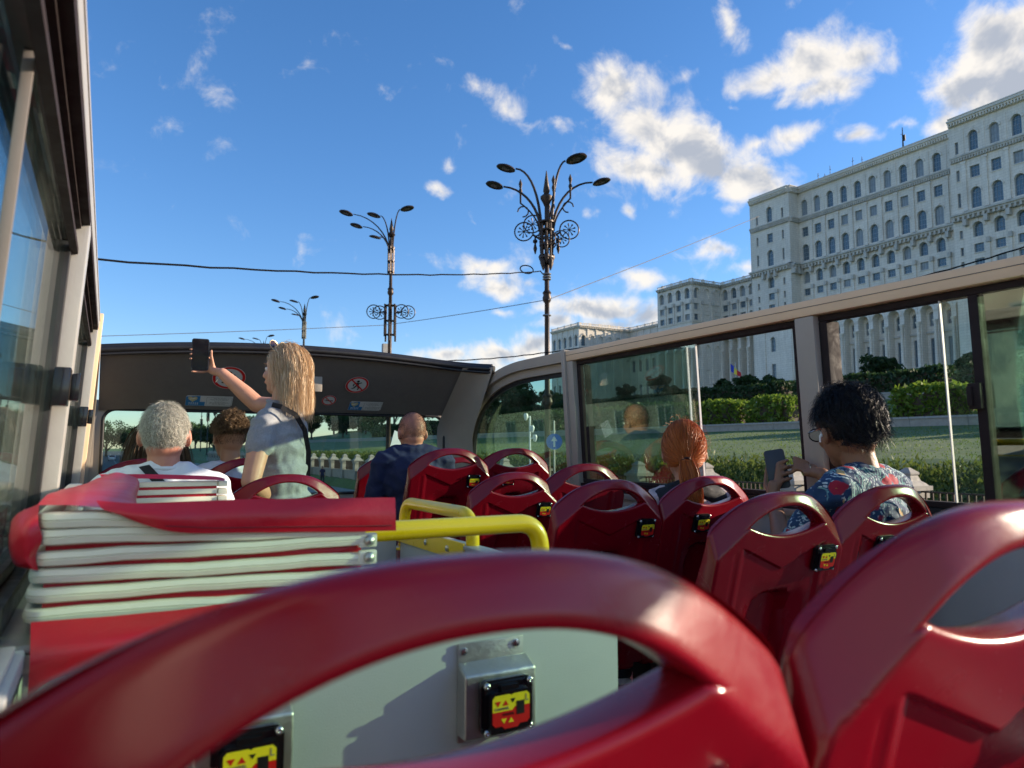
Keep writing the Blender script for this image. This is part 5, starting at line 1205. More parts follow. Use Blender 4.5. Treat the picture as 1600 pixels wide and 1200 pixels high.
# far part of the canopy: three short hoops beyond
for k in range(4):
    z_ = at(300,756+k*12,Y=1.98).z; mb = MB(); mb.bx(at(212,760,Y=1.98).x, at(340,760,Y=1.98).x, 1.98,2.02, z_-.0062, z_+.0062); mb.build('frame_hoop', M['white'], cv, bevel=.002)
    MB().bx(at(341,760,Y=1.98).x, at(355,760,Y=1.98).x, 1.975,2.02, z_-.008, z_+.006).build('hinge_plate', M['white'], cv, bevel=.002)
    if k<3: MB().bx(at(212,760,Y=1.98).x, at(339,760,Y=1.98).x, 1.984,2.018, z_-.016, z_-.0065).build('cloth_fold', M['pvc'], cv)
def clothgrid(name, rows, m, parent, thick=.002, sub=3, amp=.0, seed=0):
    """rows: list of lists of points, interpolated smoothly"""
    A = np.array([[tuple(p) for p in r] for r in rows]); 
    def up(A, n, ax):
        A = np.moveaxis(A, ax, 0); m_ = len(A); t = np.linspace(0, m_-1, (m_-1)*n+1); out = []
        for x in t:
            i = min(int(x), m_-2); f_ = x-i; p0 = A[max(i-1,0)]; p1 = A[i]; p2 = A[i+1]; p3 = A[min(i+2,m_-1)]
            out.append(.5*((2*p1)+(-p0+p2)*f_+(2*p0-5*p1+4*p2-p3)*f_**2+(-p0+3*p1-3*p2+p3)*f_**3))
        return np.moveaxis(np.array(out),0,ax)
    A = up(up(A,6,0),6,1); nr, nc = A.shape[:2]
    if amp:
        for i in range(nr):
            for j in range(nc):
                v = noise.noise(Vector((A[i,j,0]*16,A[i,j,2]*14,A[i,j,1]*9+seed))); A[i,j,1] -= abs(v)*amp; A[i,j,2] += v*amp*.5
    vs = [tuple(p) for p in A.reshape(-1,3)]
    fs = [(i*nc+j,i*nc+j+1,(i+1)*nc+j+1,(i+1)*nc+j) for i in range(nr-1) for j in range(nc-1)]
    o = MB().add(vs,fs,0,True).build(name, m, parent); return o
P_ = lambda u,v,y: tuple(at(u,v,Y=y))
# long flap lying over the top of the front hoops
clothgrid('top_flap', [[P_(150,782,1.095),P_(240,786,1.085),P_(330,782,1.088),P_(450,779,1.09),P_(560,778,1.09),P_(617,777,1.092)],
                       [P_(160,795,1.078),P_(245,806,1.066),P_(330,806,1.076),P_(450,803,1.078),P_(560,802,1.08),P_(618,802,1.082)],
                       [P_(178,800,1.076),P_(255,829,1.070),P_(335,833,1.078),P_(450,831,1.08),P_(560,830,1.082),P_(619,829,1.082)]], M['pvc'], cv, amp=.003)
sm_ = [Vector(P_(258,822,1.066)),Vector(P_(335,825,1.0735)),Vector(P_(450,823,1.0765)),Vector(P_(560,822,1.0785)),Vector(P_(612,821,1.080))]
MB().tube(sm_, .0007, 5).build('flap_seam', M['maroon2'], cv)
# cloth drawn back over the left part of the stack
clothgrid('rear_cover', [[P_(58,790,1.09),P_(110,790,1.085),P_(190,796,1.08),P_(240,806,1.075)],
                         [P_(80,770,1.25),P_(130,768,1.25),P_(190,777,1.22),P_(216,790,1.2)],
                         [P_(130,757,1.6),P_(170,752,1.65),P_(215,755,1.6),P_(213,776,1.5)],
                         [P_(165,742,1.95),P_(185,738,1.95),P_(213,747,1.97),P_(214,750,1.985)]], M['pvc'], cv, amp=.006)
clothgrid('top_lip', [[P_(155,741,1.99),P_(240,741,1.99),P_(330,744,1.99),P_(352,748,1.99)],[P_(160,747,1.97),P_(240,748,1.97),P_(330,750,1.97),P_(350,751,1.97)]], M['pvc'], cv)
# bulging gathers at the left end of the stack
clothgrid('side_gather', [[P_(62,786,1.10),P_(30,800,1.13),P_(18,815,1.18),P_(40,790,1.45)],
                          [P_(60,812,1.088),P_(28,826,1.09),P_(14,842,1.16),P_(36,815,1.45)],
                          [P_(66,840,1.090),P_(34,855,1.085),P_(16,868,1.15),P_(34,840,1.45)],
                          [P_(56,868,1.092),P_(38,878,1.085),P_(24,884,1.15),P_(30,862,1.45)],
                          [P_(60,893,1.095),P_(48,890,1.09),P_(38,888,1.15),P_(40,880,1.45)]], M['pvc'], cv, amp=.012, seed=4)
# apron hanging down over the partition
clothgrid('apron', [[P_(48,972,1.083),P_(180,962,1.083),P_(330,946,1.083),P_(480,922,1.083),P_(540,915,1.083)],
                    [P_(47,1020,1.038),P_(150,1005,1.035),P_(300,985,1.036),P_(450,968,1.036),P_(540,960,1.036)],
                    [P_(44,1072,1.036),P_(95,1048,1.034),P_(190,1036,1.036),P_(330,1020,1.036),P_(480,1005,1.038)],
                    [P_(38,1112,1.037),P_(52,1080,1.034),P_(100,1048,1.036),P_(200,1040,1.036),P_(400,1016,1.038)]], M['pvc'], cv, amp=.002)
MB().bx(XL-.09,.40,1.05,2.06,3.258,3.266).build('base_shelf', M['steel'], cv)
tag(MB().bx(-.10,-.082,.2,1.04,3.262,3.27).build('ledge_cap', M['white'], bevel=.002), label='cream ledge cap strip under the left window', cat='trim')
# ================================================================ PEOPLE
def remesh(name, mb_fn, vox, m, parent, smooth=3, wrinkle=0, wsc=9, seed=0, cut=None, loc=None):
    bm = bmesh.new(); mb_fn(bm); me = bpy.data.meshes.new(name); bm.to_mesh(me); bm.free()
    o = bpy.data.objects.new(name, me); C.objects.link(o)
    r = o.modifiers.new('r','REMESH'); r.mode = 'VOXEL'; r.voxel_size = vox; r.use_smooth_shade = True
    s_ = o.modifiers.new('s','SMOOTH'); s_.factor = .5; s_.iterations = smooth
    dg = bpy.context.evaluated_depsgraph_get(); me2 = bpy.data.meshes.new_from_object(o.evaluated_get(dg)); me2.name = name; bpy.data.objects.remove(o)
    if wrinkle:
        n = len(me2.vertices); co = np.empty(n*3); no = np.empty(n*3); me2.vertices.foreach_get('co', co); me2.vertices.foreach_get('normal', no); co = co.reshape(-1,3); no = no.reshape(-1,3)
        d = np.array([abs(noise.noise(Vector((x*wsc+seed, y*wsc*.8, z*wsc*1.7+x*4)))) + .35*noise.noise(Vector((x*30,y*30,z*30+seed))) for x,y,z in co])
        co += no*((.25-d)*wrinkle)[:,None]; me2.vertices.foreach_set('co', co.ravel())
    me2.polygons.foreach_set('use_smooth', [True]*len(me2.polygons)); me2.materials.clear()
    return put(name, me2, m, parent)
def cap(bm, p0, r0, p1, r1):
    p0, p1 = Vector(p0), Vector(p1); d = p1-p0; l = d.length
    for p, r in ((p0,r0),(p1,r1)): bmesh.ops.create_icosphere(bm, subdivisions=2, radius=r, matrix=Matrix.Translation(p))
    if l > 1e-5:
        q = d.to_track_quat('Z','Y').to_matrix().to_4x4(); bmesh.ops.create_cone(bm, cap_ends=True, segments=16, radius1=r0, radius2=r1, depth=l, matrix=Matrix.Translation((p0+p1)/2) @ q)
def ell(bm, c, r, rot=None, base=None):
    m_ = Matrix.Translation(Vector(c)) @ ((rot.to_4x4()) if rot is not None else Matrix.Identity(4)) @ Matrix.Diagonal((*r,1))
    if base is not None: m_ = base @ m_
    bmesh.ops.create_icosphere(bm, subdivisions=3, radius=1, matrix=m_)
def hcap(bm, B, p0, r0, p1, r1): cap(bm, B @ Vector(p0), r0, B @ Vector(p1), r1)
SC = 1.0
def head_prims(bm, B, ears=True):
    ell(bm, (0,-.008,.022), (.076,.094,.098), base=B); ell(bm, (0,.022,-.028), (.063,.076,.086), base=B); ell(bm, (0,.042,-.082), (.044,.046,.034), base=B)
    ell(bm, (0,-.035,-.035), (.058,.052,.055), base=B); ell(bm, (0,.060,.030), (.052,.034,.030), base=B)
    hcap(bm, B, (0,.098,.012), .008, (0,.116,-.026), .0125); ell(bm, (.012,.100,-.030), (.009,.010,.008), base=B); ell(bm, (-.012,.100,-.030), (.009,.010,.008), base=B)
    ell(bm, (0,.094,-.056), (.024,.012,.011), base=B)
    for s in (-1,1):
        ell(bm, (s*.079,-.004,-.006), (.009,.019,.032), rot=Euler((R(-12),0,R(s*22))).to_matrix(), base=B); ell(bm, (s*.077,.002,-.032), (.008,.011,.011), base=B)
        ell(bm, (s*.034,.066,-.026), (.026,.022,.022), base=B)
def hand_prims(bm, wrist, pts_palm, fingers, k=1.0):
    """palm is a flattened chain, each finger its own unequal bent chain"""
    for a, b, ra, rb in pts_palm: cap(bm, a, ra*k, b, rb*k)
    for ch in fingers:
        n = len(ch)-1
        for i in range(n): cap(bm, ch[i], (.0092-.0011*i)*k, ch[i+1], (.0088-.0013*i)*k)
def person(spec):
    """joints are given in the person's own frame: x right, y ahead, z up from the hip; hip at loc"""
    e = empty('person', spec['loc'], spec['yaw'], label=spec['label'], cat='person'); j = spec['j']; sk = M[spec['skin']]
    G = lambda n: Vector(j[n])
    hd = spec.get('head', (0,0,0)); ks = spec.get('hs', 1.0)
    B = Matrix.Translation(G('head')) @ Euler((R(hd[0]),R(hd[1]),R(hd[2])),'ZYX').to_matrix().to_4x4() @ Matrix.Scale(ks,4)
    fat = spec.get('fat', 1.0)
    def torso(bm, k, neck=True):
        ell(bm, G('chest'), (.160*fat+k,.108*fat+k,.165+k)); ell(bm, (G('chest')+G('pelvis'))/2, (.143*fat+k,.108*fat+k,.16+k)); ell(bm, G('pelvis'), (.165*fat+k,.122*fat+k,.125+k))
        ls, rs = G('ls'), G('rs'); c = (ls+rs)/2; cap(bm, ls*.92+c*.08, .050*fat+k, rs*.92+c*.08, .050*fat+k)
        nk = G('neck'); 
        for s_ in (ls,rs): cap(bm, nk+Vector((0,0,-.015)), .052*fat+k, s_*.78+nk*.22+Vector((0,0,.004)), .044*fat+k)
    ar = spec.get('arm', 1.0)
    def arms(bm, k, sleeve=None):
        for s_ in 'lr':
            a, b, c = G(s_+'s'), G(s_+'e'), G(s_+'w')
            if sleeve is None: cap(bm, a, .047*ar+k, b, .036*ar+k); cap(bm, b, .037*ar+k, b.lerp(c,.35), .036*ar+k); cap(bm, b.lerp(c,.35), .036*ar+k, c, .024*ar+k)
            else:
                d = a.lerp(b, sleeve); cap(bm, a, .048*ar*fat**.5+k, d, .046*ar+k*1.3)
    def legs(bm, k):
        for s_ in 'lr':
            a, b, c = G(s_+'h'), G(s_+'k'), G(s_+'a'); cap(bm, a, .085+k, b, .058+k); cap(bm, b, .056+k, b.lerp(c,.35), .056+k); cap(bm, b.lerp(c,.35), .056+k, c, .036+k)
    def body(bm):
        torso(bm, -.004); arms(bm, 0); legs(bm, -.004)
        nk = G('neck'); cap(bm, nk, .053*fat**.6, B @ Vector((0,-.018,-.05)), .050*fat**.6); head_prims(bm, B)
        
        for s_ in 'lr':
            if s_ in spec.get('hands', {}): H_ = spec['hands'][s_]; hand_prims(bm, G(s_+'w'), H_['palm'], H_['fingers'])
            else:                                                     # relaxed hand resting ahead of the wrist
                w_ = G(s_+'w'); d = (w_-G(s_+'e')).normalized(); u = d.orthogonal().normalized(); u = Vector((0,0,1)).cross(d).normalized(); v = d.cross(u)
                cap(bm, w_, .024, w_+d*.035, .020)
                for f_ in range(4): o_ = u*(-.027+.018*f_); cap(bm, w_+d*.02+o_*.5, .014, w_+d*.08+o_, .0115); L_ = (.070,.080,.076,.060)[f_]; k1 = w_+d*.08+o_; k2 = k1+d*L_*.5-v*.012; k3 = k2+d*L_*.35-v*.026; cap(bm, k1, .0095, k2, .0085); cap(bm, k2, .0085, k3, .0072)
                sgn = 1 if s_=='l' else -1; t0 = w_+d*.02+u*.018*sgn*-1; t1 = t0+d*.03-u*.026*sgn-v*.01; t2 = t1+d*.032-u*.008*sgn-v*.012; cap(bm, t0, .013, t1, .0105); cap(bm, t1, .0105, t2, .0085)
        for s_ in 'lr': f_ = G(s_+'a'); cap(bm, f_, .036, f_+Vector((0,.10,-.05)), .028)
    remesh('body', body, spec.get('vox', .0058), sk, e, 3)
    cloth = M[spec['cloth']]
    def shirt(bm): torso(bm, .010); arms(bm, .006, spec.get('sleeve', .55))
    sh = remesh('shirt', shirt, .0085, cloth, e, 5, spec.get('wr', .016), seed=spec['loc'][0]*7)
    def collar(bm):
        pass
    nk = G('neck'); d_ = (B @ Vector((0,-.018,-.05)) - nk).normalized(); q = d_.to_track_quat('Z','Y').to_matrix(); rr = .060*fat**.5
    MB().tube([nk+d_*.024+q @ Vector((rr*math.cos(t)*1.12, rr*math.sin(t)*1.0, 0)) + Vector((0,.006,-.010+.010*math.sin(-t))) for t in [k*math.pi/14 for k in range(28)]], .0085, 8, closed=True).build('neckband', cloth, sh)
    remesh('trousers', lambda bm: (ell(bm, G('pelvis')+Vector((0,0,-.02)), (.172*fat,.128*fat,.115)), legs(bm, .010)), .011, M['trousers'], e, 4)
    for s_ in 'lr':
        f_ = G(s_+'a'); b = bmesh.new(); 
        remesh('shoe', lambda bm: (cap(bm, f_+Vector((0,-.02,-.055)), .040, f_+Vector((0,.14,-.065)), .034), ell(bm, f_+Vector((0,.05,-.055)), (.044,.11,.036))), .008, M[spec.get('shoe','shoe')], e, 2)
    fc = MB()
    for s_ in (-1,1):
        ey = MB().lathe([(.0001,-.0115),(.008,-.008),(.0115,0),(.008,.008),(.0001,.0115)], B @ Vector((s_*.031,.0805,.004)), 12).build('eye', M['eyewhite'], e)
        MB().lathe([(.0048,-.0005),(.0052,.0002),(.001,.0012)], B @ Vector((s_*.031,.0922,.004)), 12, ax=(B.to_3x3() @ Vector((0,1,0)))).build('iris', M['iris'], ey)
    MB().tube([B @ Vector((x,.1045-abs(x)*.35,-.055-abs(x)*.06)) for x in (-.022,-.012,0,.012,.022)], [.002,.0042,.0048,.0042,.002], 8).build('lips', M['lip'], e)
    brow = MB()
    for s_ in (-1,1):
        MB().tube([B @ Vector((s_*x,.094-(x-.03)**2*8,.026+.004*math.sin((x-.012)*60))) for x in (.014,.024,.034,.046)], [.002,.0035,.0032,.0012], 6).build('eyebrow', M[spec['hair']], e)
    return e, B, G
# ---------------------------------------------------------------- hair: many fine locks grown over the skull
def ribbons(name, paths, w, m, parent, tint):
    """paths (n, k, 3); each lock is a flat tapering ribbon turned to its own direction"""
    n, k, _ = paths.shape; T = np.gradient(paths, axis=1); T /= np.linalg.norm(T,axis=2)[:,:,None]+1e-9
    a = rng.normal(size=(n,1,3)); S = np.cross(T, np.broadcast_to(a,T.shape)); S /= np.linalg.norm(S,axis=2)[:,:,None]+1e-9
    tp = np.linspace(1,.25,k)[None,:,None]*np.array(w).reshape(-1,1,1)
    V = np.stack([paths-S*tp*.5, paths+S*tp*.5], 2).reshape(-1,3)
    i = np.arange(n)[:,None]*(2*k) + np.arange(k-1)[None,:]*2; F = np.stack([i,i+1,i+3,i+2],-1).reshape(-1)
    me = bpy.data.meshes.new(name); me.vertices.add(len(V)); me.vertices.foreach_set('co', V.ravel()); me.loops.add(len(F)); me.loops.foreach_set('vertex_index', F); me.polygons.add(len(F)//4); me.polygons.foreach_set('loop_start', np.arange(len(F)//4)*4); me.update(calc_edges=True)
    at_ = me.attributes.new('tint','FLOAT','POINT'); at_.data.foreach_set('value', np.repeat(tint, 2*k).astype(np.float32)); me.polygons.foreach_set('use_smooth',[True]*len(me.polygons))
    return put(name, me, m, parent)
HC = np.array([0,-.010,.020]); HR = np.array([.080,.098,.102])
def scalp(n, mask, R_=HR):
    out = np.zeros((0,3))
    while len(out) < n:
        d = rng.normal(size=(n,3)); d /= np.linalg.norm(d,axis=1)[:,None]; out = np.concatenate([out, d[mask(d)]])
    return out[:n]
def tow(B, P): M4 = np.array(B); return P @ M4[:3,:3].T + M4[:3,3]
def hair(spec, e, B, n, w, length, seg, mask, comb, lift=.3, grav=.0, curl=0, clumps=0, cl=.0, colliders=(), R_=HR, dark=None, tintf=None, follow=.0, steer=None, shell=None):
    d = scalp(n, mask); P = HC + d*R_; nrm = d/R_; nrm /= np.linalg.norm(nrm,axis=1)[:,None]
    L_ = length*(.75+.5*rng.random(n)) if np.isscalar(length) else length(d)*(.85+.3*rng.random(n))
    D = comb(d); D = D - nrm*(D*nrm).sum(1)[:,None]; D /= np.linalg.norm(D,axis=1)[:,None]+1e-9; D = D + nrm*lift; D += rng.normal(size=(n,3))*.16
    D /= np.linalg.norm(D,axis=1)[:,None]; path = [P.copy()]; ph = rng.random(n)*6.28
    Bi = np.linalg.inv(np.array(B)[:3,:3]); down = Bi @ np.array([0,0,-1.]); down /= np.linalg.norm(down)
    q = P.copy()
    for i in range(seg):
        D = D + down*grav
        if steer is not None: v_ = steer-q; l_ = np.linalg.norm(v_,axis=1)[:,None]; D = D*.45 + v_/(l_+1e-6)
        if curl: D = D + curl*np.stack([np.sin(ph+i*1.25), np.cos(ph*1.3+i*1.1), np.sin(ph*1.7+i*1.4)],1)
        D /= np.linalg.norm(D,axis=1)[:,None]; q = q + D*(L_/seg)[:,None]*(1 if steer is None else np.clip(np.linalg.norm(steer-q,axis=1)/.03,0,1)[:,None])
        u = (q-HC)/(R_*1.02+.004*follow); r = np.linalg.norm(u,axis=1); inn = r < 1
        if inn.any():
            q[inn] = HC + (u[inn]/r[inn][:,None])*(R_*1.02+.004*follow); nn = u[inn]/(R_); nn /= np.linalg.norm(nn,axis=1)[:,None]; dn = (D[inn]*nn).sum(1); D[inn] -= nn*np.minimum(dn,0)[:,None]
        if shell is not None:
            u = (q-HC)/(R_*shell); r = np.linalg.norm(u,axis=1); out_ = (r > 1) & (u[:,2] > -.35)
            if out_.any(): q[out_] = HC + (u[out_]/r[out_][:,None])*(R_*shell)
        for (c, r_) in colliders:
            u = (q-c)/r_; r = np.linalg.norm(u,axis=1); inn = r < 1; q[inn] = c + (u[inn]/r[inn][:,None])*r_
        path.append(q.copy())
    A = np.stack(path,1)
    if clumps:
        ci = rng.integers(0,n,clumps); cid = np.argmin(((P[:,None]-P[ci][None])**2).sum(-1),axis=1) if n*clumps < 6e6 else rng.integers(0,clumps,n)
        t = np.linspace(0,1,A.shape[1])[None,:,None]**1.2; A = A*(1-t*cl) + A[ci][cid]*t*cl
        tint = np.clip(rng.random(clumps)[cid]*.7+rng.random(n)*.45-.08,0,1)
    else: tint = rng.random(n)
    if tintf is not None: tint = tintf(d, tint)
    A = tow(B, A.reshape(-1,3)).reshape(A.shape)
    return ribbons('hair', A, w*(.6+.8*rng.random(n)), M[spec['hair']], e, tint)
def hcap_(spec, e, B, mask_pts, k=.004):
    pass
def undercap(spec, e, B, keep, R_=HR*1.0, name='hair_base'):
    bm = bmesh.new(); bmesh.ops.create_icosphere(bm, subdivisions=5, radius=1)
    me = bpy.data.meshes.new(name); dv = [v for v in bm.faces if not keep(v.calc_center_median())]; bmesh.ops.delete(bm, geom=dv, context='FACES')
    for v in bm.verts: c = v.co; v.co = B @ Vector((HC[0]+c.x*R_[0], HC[1]+c.y*R_[1], HC[2]+c.z*R_[2]))
    for f in bm.faces: f.smooth = True
    bm.to_mesh(me); bm.free(); return put(name, me, M[spec['hair']], e)
SIT = dict(pelvis=(0,0,.06), chest=(0,.005,.37), neck=(0,.0,.535), head=(0,.03,.690), ls=(-.180,0,.475), rs=(.180,0,.475), le=(-.215,.07,.19), re=(.215,.07,.19), lw=(-.16,.30,.16), rw=(.16,.30,.16),
 lh=(-.09,.02,.04), rh=(.09,.02,.04), lk=(-.12,.42,.07), rk=(.12,.42,.07), la=(-.12,.44,-.34), ra=(.12,.44,-.34))
def J(**k): d = dict(SIT); d.update(k); return d
# ---- 1 older man with grey hair ---------------------------------------------------------------
q = at(257,668,Y=2.98)
s1_ = dict(loc=(q.x, 2.95, q.z-.72), yaw=R(-3), label='older man with short grey hair, white shirt and black strap, seated at the left', j=J(ls=(-.185,0,.492), rs=(.185,0,.492), neck=(0,0,.556), chest=(0,.005,.385)), skin='skin_red', cloth='tee_white', hair='hair_grey', fat=1.14, head=(2,0,-2), hs=1.04)
e1, B1, G1 = person(s1_)
mk = lambda d: (d[:,2] > -.62 + np.clip(d[:,1]+.2,0,9)*.62) & ~((np.abs(d[:,0])>.86)&(d[:,2]<-.12)&(d[:,1]>-.35))
undercap(s1_, e1, B1, lambda c: c.z > -.55 + max(0,c.y+.2)*.65 and not (abs(c.x)>.84 and c.z<-.1 and c.y>-.4), HR*.985)
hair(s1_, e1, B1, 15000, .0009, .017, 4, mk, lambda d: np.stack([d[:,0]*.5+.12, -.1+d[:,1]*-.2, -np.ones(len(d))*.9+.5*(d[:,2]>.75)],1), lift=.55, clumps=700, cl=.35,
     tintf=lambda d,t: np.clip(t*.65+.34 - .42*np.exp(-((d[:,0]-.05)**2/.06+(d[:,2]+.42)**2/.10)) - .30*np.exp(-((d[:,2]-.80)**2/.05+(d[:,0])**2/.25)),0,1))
nk = G1('neck'); MB().poly([nk+Vector(p) for p in [(-.080,-.078,.022),(-.046,-.086,.030),(.16,-.172,-.20),(.12,-.175,-.21)]], (0,-.003,0)).build('shoulder_strap', M['blackcloth'], e1)
# ---- 2 long haired woman beyond him ------------------------------------------------------------
q = at(246,690,Y=4.15)
s2_ = dict(loc=(q.x+.01, 4.15, q.z-.70), yaw=R(4), label='woman with long straight brown hair, mostly hidden behind the older man', j=J(), skin='skin', cloth='navy', hair='hair_long', fat=.9)
e2_, B2, G2 = person(s2_)
longm = lambda d: (d[:,1] < .45+.3*d[:,2]) & (d[:,2] > -.25)
undercap(s2_, e2_, B2, lambda c: c.y < .4+.4*c.z and c.z > -.6, HR*1.03)
hair(s2_, e2_, B2, 2600, .0035, .42, 14, longm, lambda d: np.stack([d[:,0]*.6-.5, -.4+0*d[:,0], -1+0*d[:,0]],1), lift=.2, grav=.30, clumps=120, cl=.5, R_=HR*1.05, colliders=[(np.array([0,-.03,-.33]), np.array([.20,.15,.17]))])
# ---- 3 curly haired man ------------------------------------------------------------------------
q = at(361,676,Y=4.12)
s3_ = dict(loc=(q.x, 4.12, q.z-.71), yaw=R(10), label='young man with curly brown hair seated between older man and blonde woman', j=J(), skin='skin_tan', cloth='tee_white', hair='hair_brown', head=(-4,0,6), fat=.98)
e3, B3, G3 = person(s3_)
hair(s3_, e3, B3, 7000, .0018, .075, 9, lambda d: d[:,2] > -.06+.30*np.clip(d[:,1],0,1)-.10*np.clip(-d[:,1],0,1), lambda d: np.stack([d[:,0],d[:,1]*.5+.3,.2+0*d[:,0]],1), lift=.9, curl=.75, clumps=260, cl=.55)
hair(s3_, e3, B3, 2600, .0012, .008, 3, lambda d: (d[:,2] > -.60+.5*np.clip(d[:,1]+.1,0,1)) & (d[:,1]<.5), lambda d: np.stack([0*d[:,0],0*d[:,0],-1+0*d[:,0]],1), lift=.3, tintf=lambda d,t: t*.3)
# ---- 4 man in navy shirt, shaved head -------------------------------------------------------------
q = at(651,672,Y=3.90)
s4_ = dict(loc=(q.x-.015, 3.90, q.z-.70), yaw=R(-8), label='man with shaved head and navy blue shirt seated near the front', j=J(le=(-.235,.05,.20), lw=(-.12,.30,.20), head=(0,.05,.685), ls=(-.185,0,.525), rs=(.185,0,.525), neck=(0,.015,.585), chest=(0,.005,.42)), skin='skin_red', cloth='navy', hair='hair_stub', head=(-10,0,4), fat=1.08, sleeve=.62)
e4, B4, G4 = person(s4_)
hair(s4_, e4, B4, 7000, .0011, .006, 2, lambda d: (d[:,2] > -.58+.62*np.clip(d[:,1]+.2,0,9)) & ~((np.abs(d[:,0])>.88)&(d[:,2]<-.1)), lambda d: np.stack([0*d[:,0],0*d[:,0],-1+0*d[:,0]],1), lift=1.2, R_=HR*.975)
lf = at(622,690,Y=4.25); tag(MB().poly([lf+Vector(p) for p in [(-.05,0,-.03),(.03,0,-.06),(.05,.01,.04),(-.02,.01,.07)]],(0,.002,0)).build('leaflet', M['signwhite']), label='white and yellow leaflet held up by the navy shirt man', cat='leaflet')
# ---- 5 red haired woman ---------------------------------------------------------------------------
q = at(1074,703,Y=2.36)
s5 = dict(loc=(q.x, 2.36, q.z-.70), yaw=R(-14), label='woman with copper red ponytail, black top and pale patterned blouse, seated at the window', j=J(le=(-.20,.05,.20), re=(.20,.05,.20)), skin='skin', cloth='blouse', hair='hair_red', head=(-3,0,-24), hs=1.08, fat=.93, sleeve=.8, wr=.022)
e5, B5, G5 = person(s5)
redm = lambda d: (d[:,2] > -.72+.75*np.clip(d[:,1]+.15,0,9)) & ~((np.abs(d[:,0])>.80)&(d[:,2]<-.35)&(d[:,1]>-.2))
undercap(s5, e5, B5, lambda c: c.z > -.72+.8*max(0,c.y+.15), HR*1.06)
tie = np.array([.0,-.112,-.040])
def towards(d): P = HC+d*HR; v = tie-P; return v/np.linalg.norm(v,axis=1)[:,None]
hair(s5, e5, B5, 12000, .0012, lambda d: np.clip(np.linalg.norm(tie-(HC+d*HR),axis=1)*1.25,.02,.24), 9, redm, towards, lift=.06, clumps=700, cl=.3, R_=HR*1.10, steer=tie, shell=1.08)
hair(s5, e5, B5, 260, .0008, .07, 6, redm, towards, lift=.30, curl=.12, R_=HR*1.10, shell=1.2)
n = 1900; t = np.linspace(0,1,10); an = rng.random(n)*6.28; rr = np.sqrt(rng.random(n))
base = np.stack([np.cos(an)*rr*.014, np.sin(an)*rr*.010-.118, 0*an-.040],1)
tp = np.stack([base[:,None,0]*(1+2.2*np.sin(t*3.0))+.006*np.sin(t*9+an[:,None])+ .018*t, base[:,None,1]-.030*np.sin(t*2.4)+.004*np.sin(t*8+an[:,None]*2), base[:,None,2]-t*(.15+.05*rng.random((n,1)))+.022*np.exp(-((t-.12)/.1)**2)],-1)
ribbons('ponytail', tow(B5, tp.reshape(-1,3)).reshape(tp.shape), np.full(n,.0016), M['hair_red'], e5, rng.random(n))
MB().tube([B5 @ Vector((.017*math.cos(a),-.119+.004*math.sin(a*3),-.040+.013*math.sin(a))) for a in [k*.45 for k in range(14)]], .0045, 6, closed=True).build('hair_tie', M['hair_black'], e5)
nk = G5('neck'); ns = MB(); remesh('black_top', lambda bm: (cap(bm, nk+Vector((-.13,-.018,-.045)), .056, nk+Vector((0,-.020,-.005)), .062), cap(bm, nk+Vector((.12,-.018,-.045)), .056, nk+Vector((0,-.020,-.005)), .062)), .008, M['blackcloth'], e5, 5, .006)
# ---- 6 man in floral shirt ----------------------------------------------------------------------------
q = at(1328,668,Y=1.56)
HX = q.x; loc6 = Vector((HX, 1.52, q.z-.690))
ph = at(1214,733,Y=1.93)                                             # the phone in his hands
def loc_of(p, loc, yaw): return Matrix.Rotation(-yaw,3,'Z') @ (Vector(p)-Vector(loc))
Y6 = R(6); L6 = lambda p: loc_of(p, loc6, Y6)
up6 = Vector((.02,.22,.97)).normalized(); rt6 = Vector((.60,-.80,0)).normalized()*1.0; rt6 = (rt6 - up6*rt6.dot(up6)).normalized(); fr6 = rt6.cross(up6).normalized()  # phone axes; screen faces back to him
W6 = lambda a,b,c: L6(ph + rt6*a + up6*b + fr6*c)
lw6 = W6(-.030,-.135,.03); rw6 = W6(.155,-.050,.055)
fing_l = [[W6(-.020,-.085,.028),W6(.010,-.050+.022*k,.030),W6(.036,-.046+.023*k,.020),W6(.044,-.040+.023*k,-.004)] for k in range(4)]
thumb_l = [W6(-.040,-.095,.005),W6(-.052,-.050,-.010),W6(-.044,-.012,-.018),W6(-.038,.012,-.016)]
fing_r = [[W6(.110,-.030+.012*k,.030-.012*k),W6(.070,-.012+.014*k,.026-.004*k),W6(.046+.012*k,-.024+.012*k,.016)] for k in range(4)]
thumb_r = [W6(.120,-.010,-.010),W6(.080,.010,-.030),W6(.045,.004,-.026),W6(.020,-.004,-.018)]
s6 = dict(loc=loc6, yaw=Y6, label='black haired man in navy floral shirt and glasses, looking at his phone', skin='skin_brown', cloth='floral', hair='hair_black', head=(-10,0,-27), hs=1.10, fat=1.06, sleeve=.7, vox=.0045, wr=.02,
 j=J(head=(0,.045,.685), ls=(-.19,0,.485), rs=(.19,0,.485), le=(-.17,.18,.26), lw=tuple(lw6), re=(.235,.16,.27), rw=tuple(rw6)),
 hands={'l': dict(palm=[(lw6, W6(-.030,-.100,.024), .024,.021),(W6(-.030,-.100,.024),W6(-.012,-.060,.028),.021,.016),(W6(-.036,-.1,.02),W6(-.026,-.055,.03),.02,.014)], fingers=fing_l+[thumb_l]),
        'r': dict(palm=[(rw6, W6(.120,-.032,.030), .023,.019),(W6(.125,-.020,.02),W6(.100,-.010,.012),.019,.014),(W6(.125,-.038,.03),W6(.100,-.034,.034),.018,.013)], fingers=fing_r+[thumb_r])})
e6, B6, G6 = person(s6)
p6 = empty('smartphone', ph, label='dark smartphone with a lit pale screen in the floral shirt man\'s hands', cat='phone')
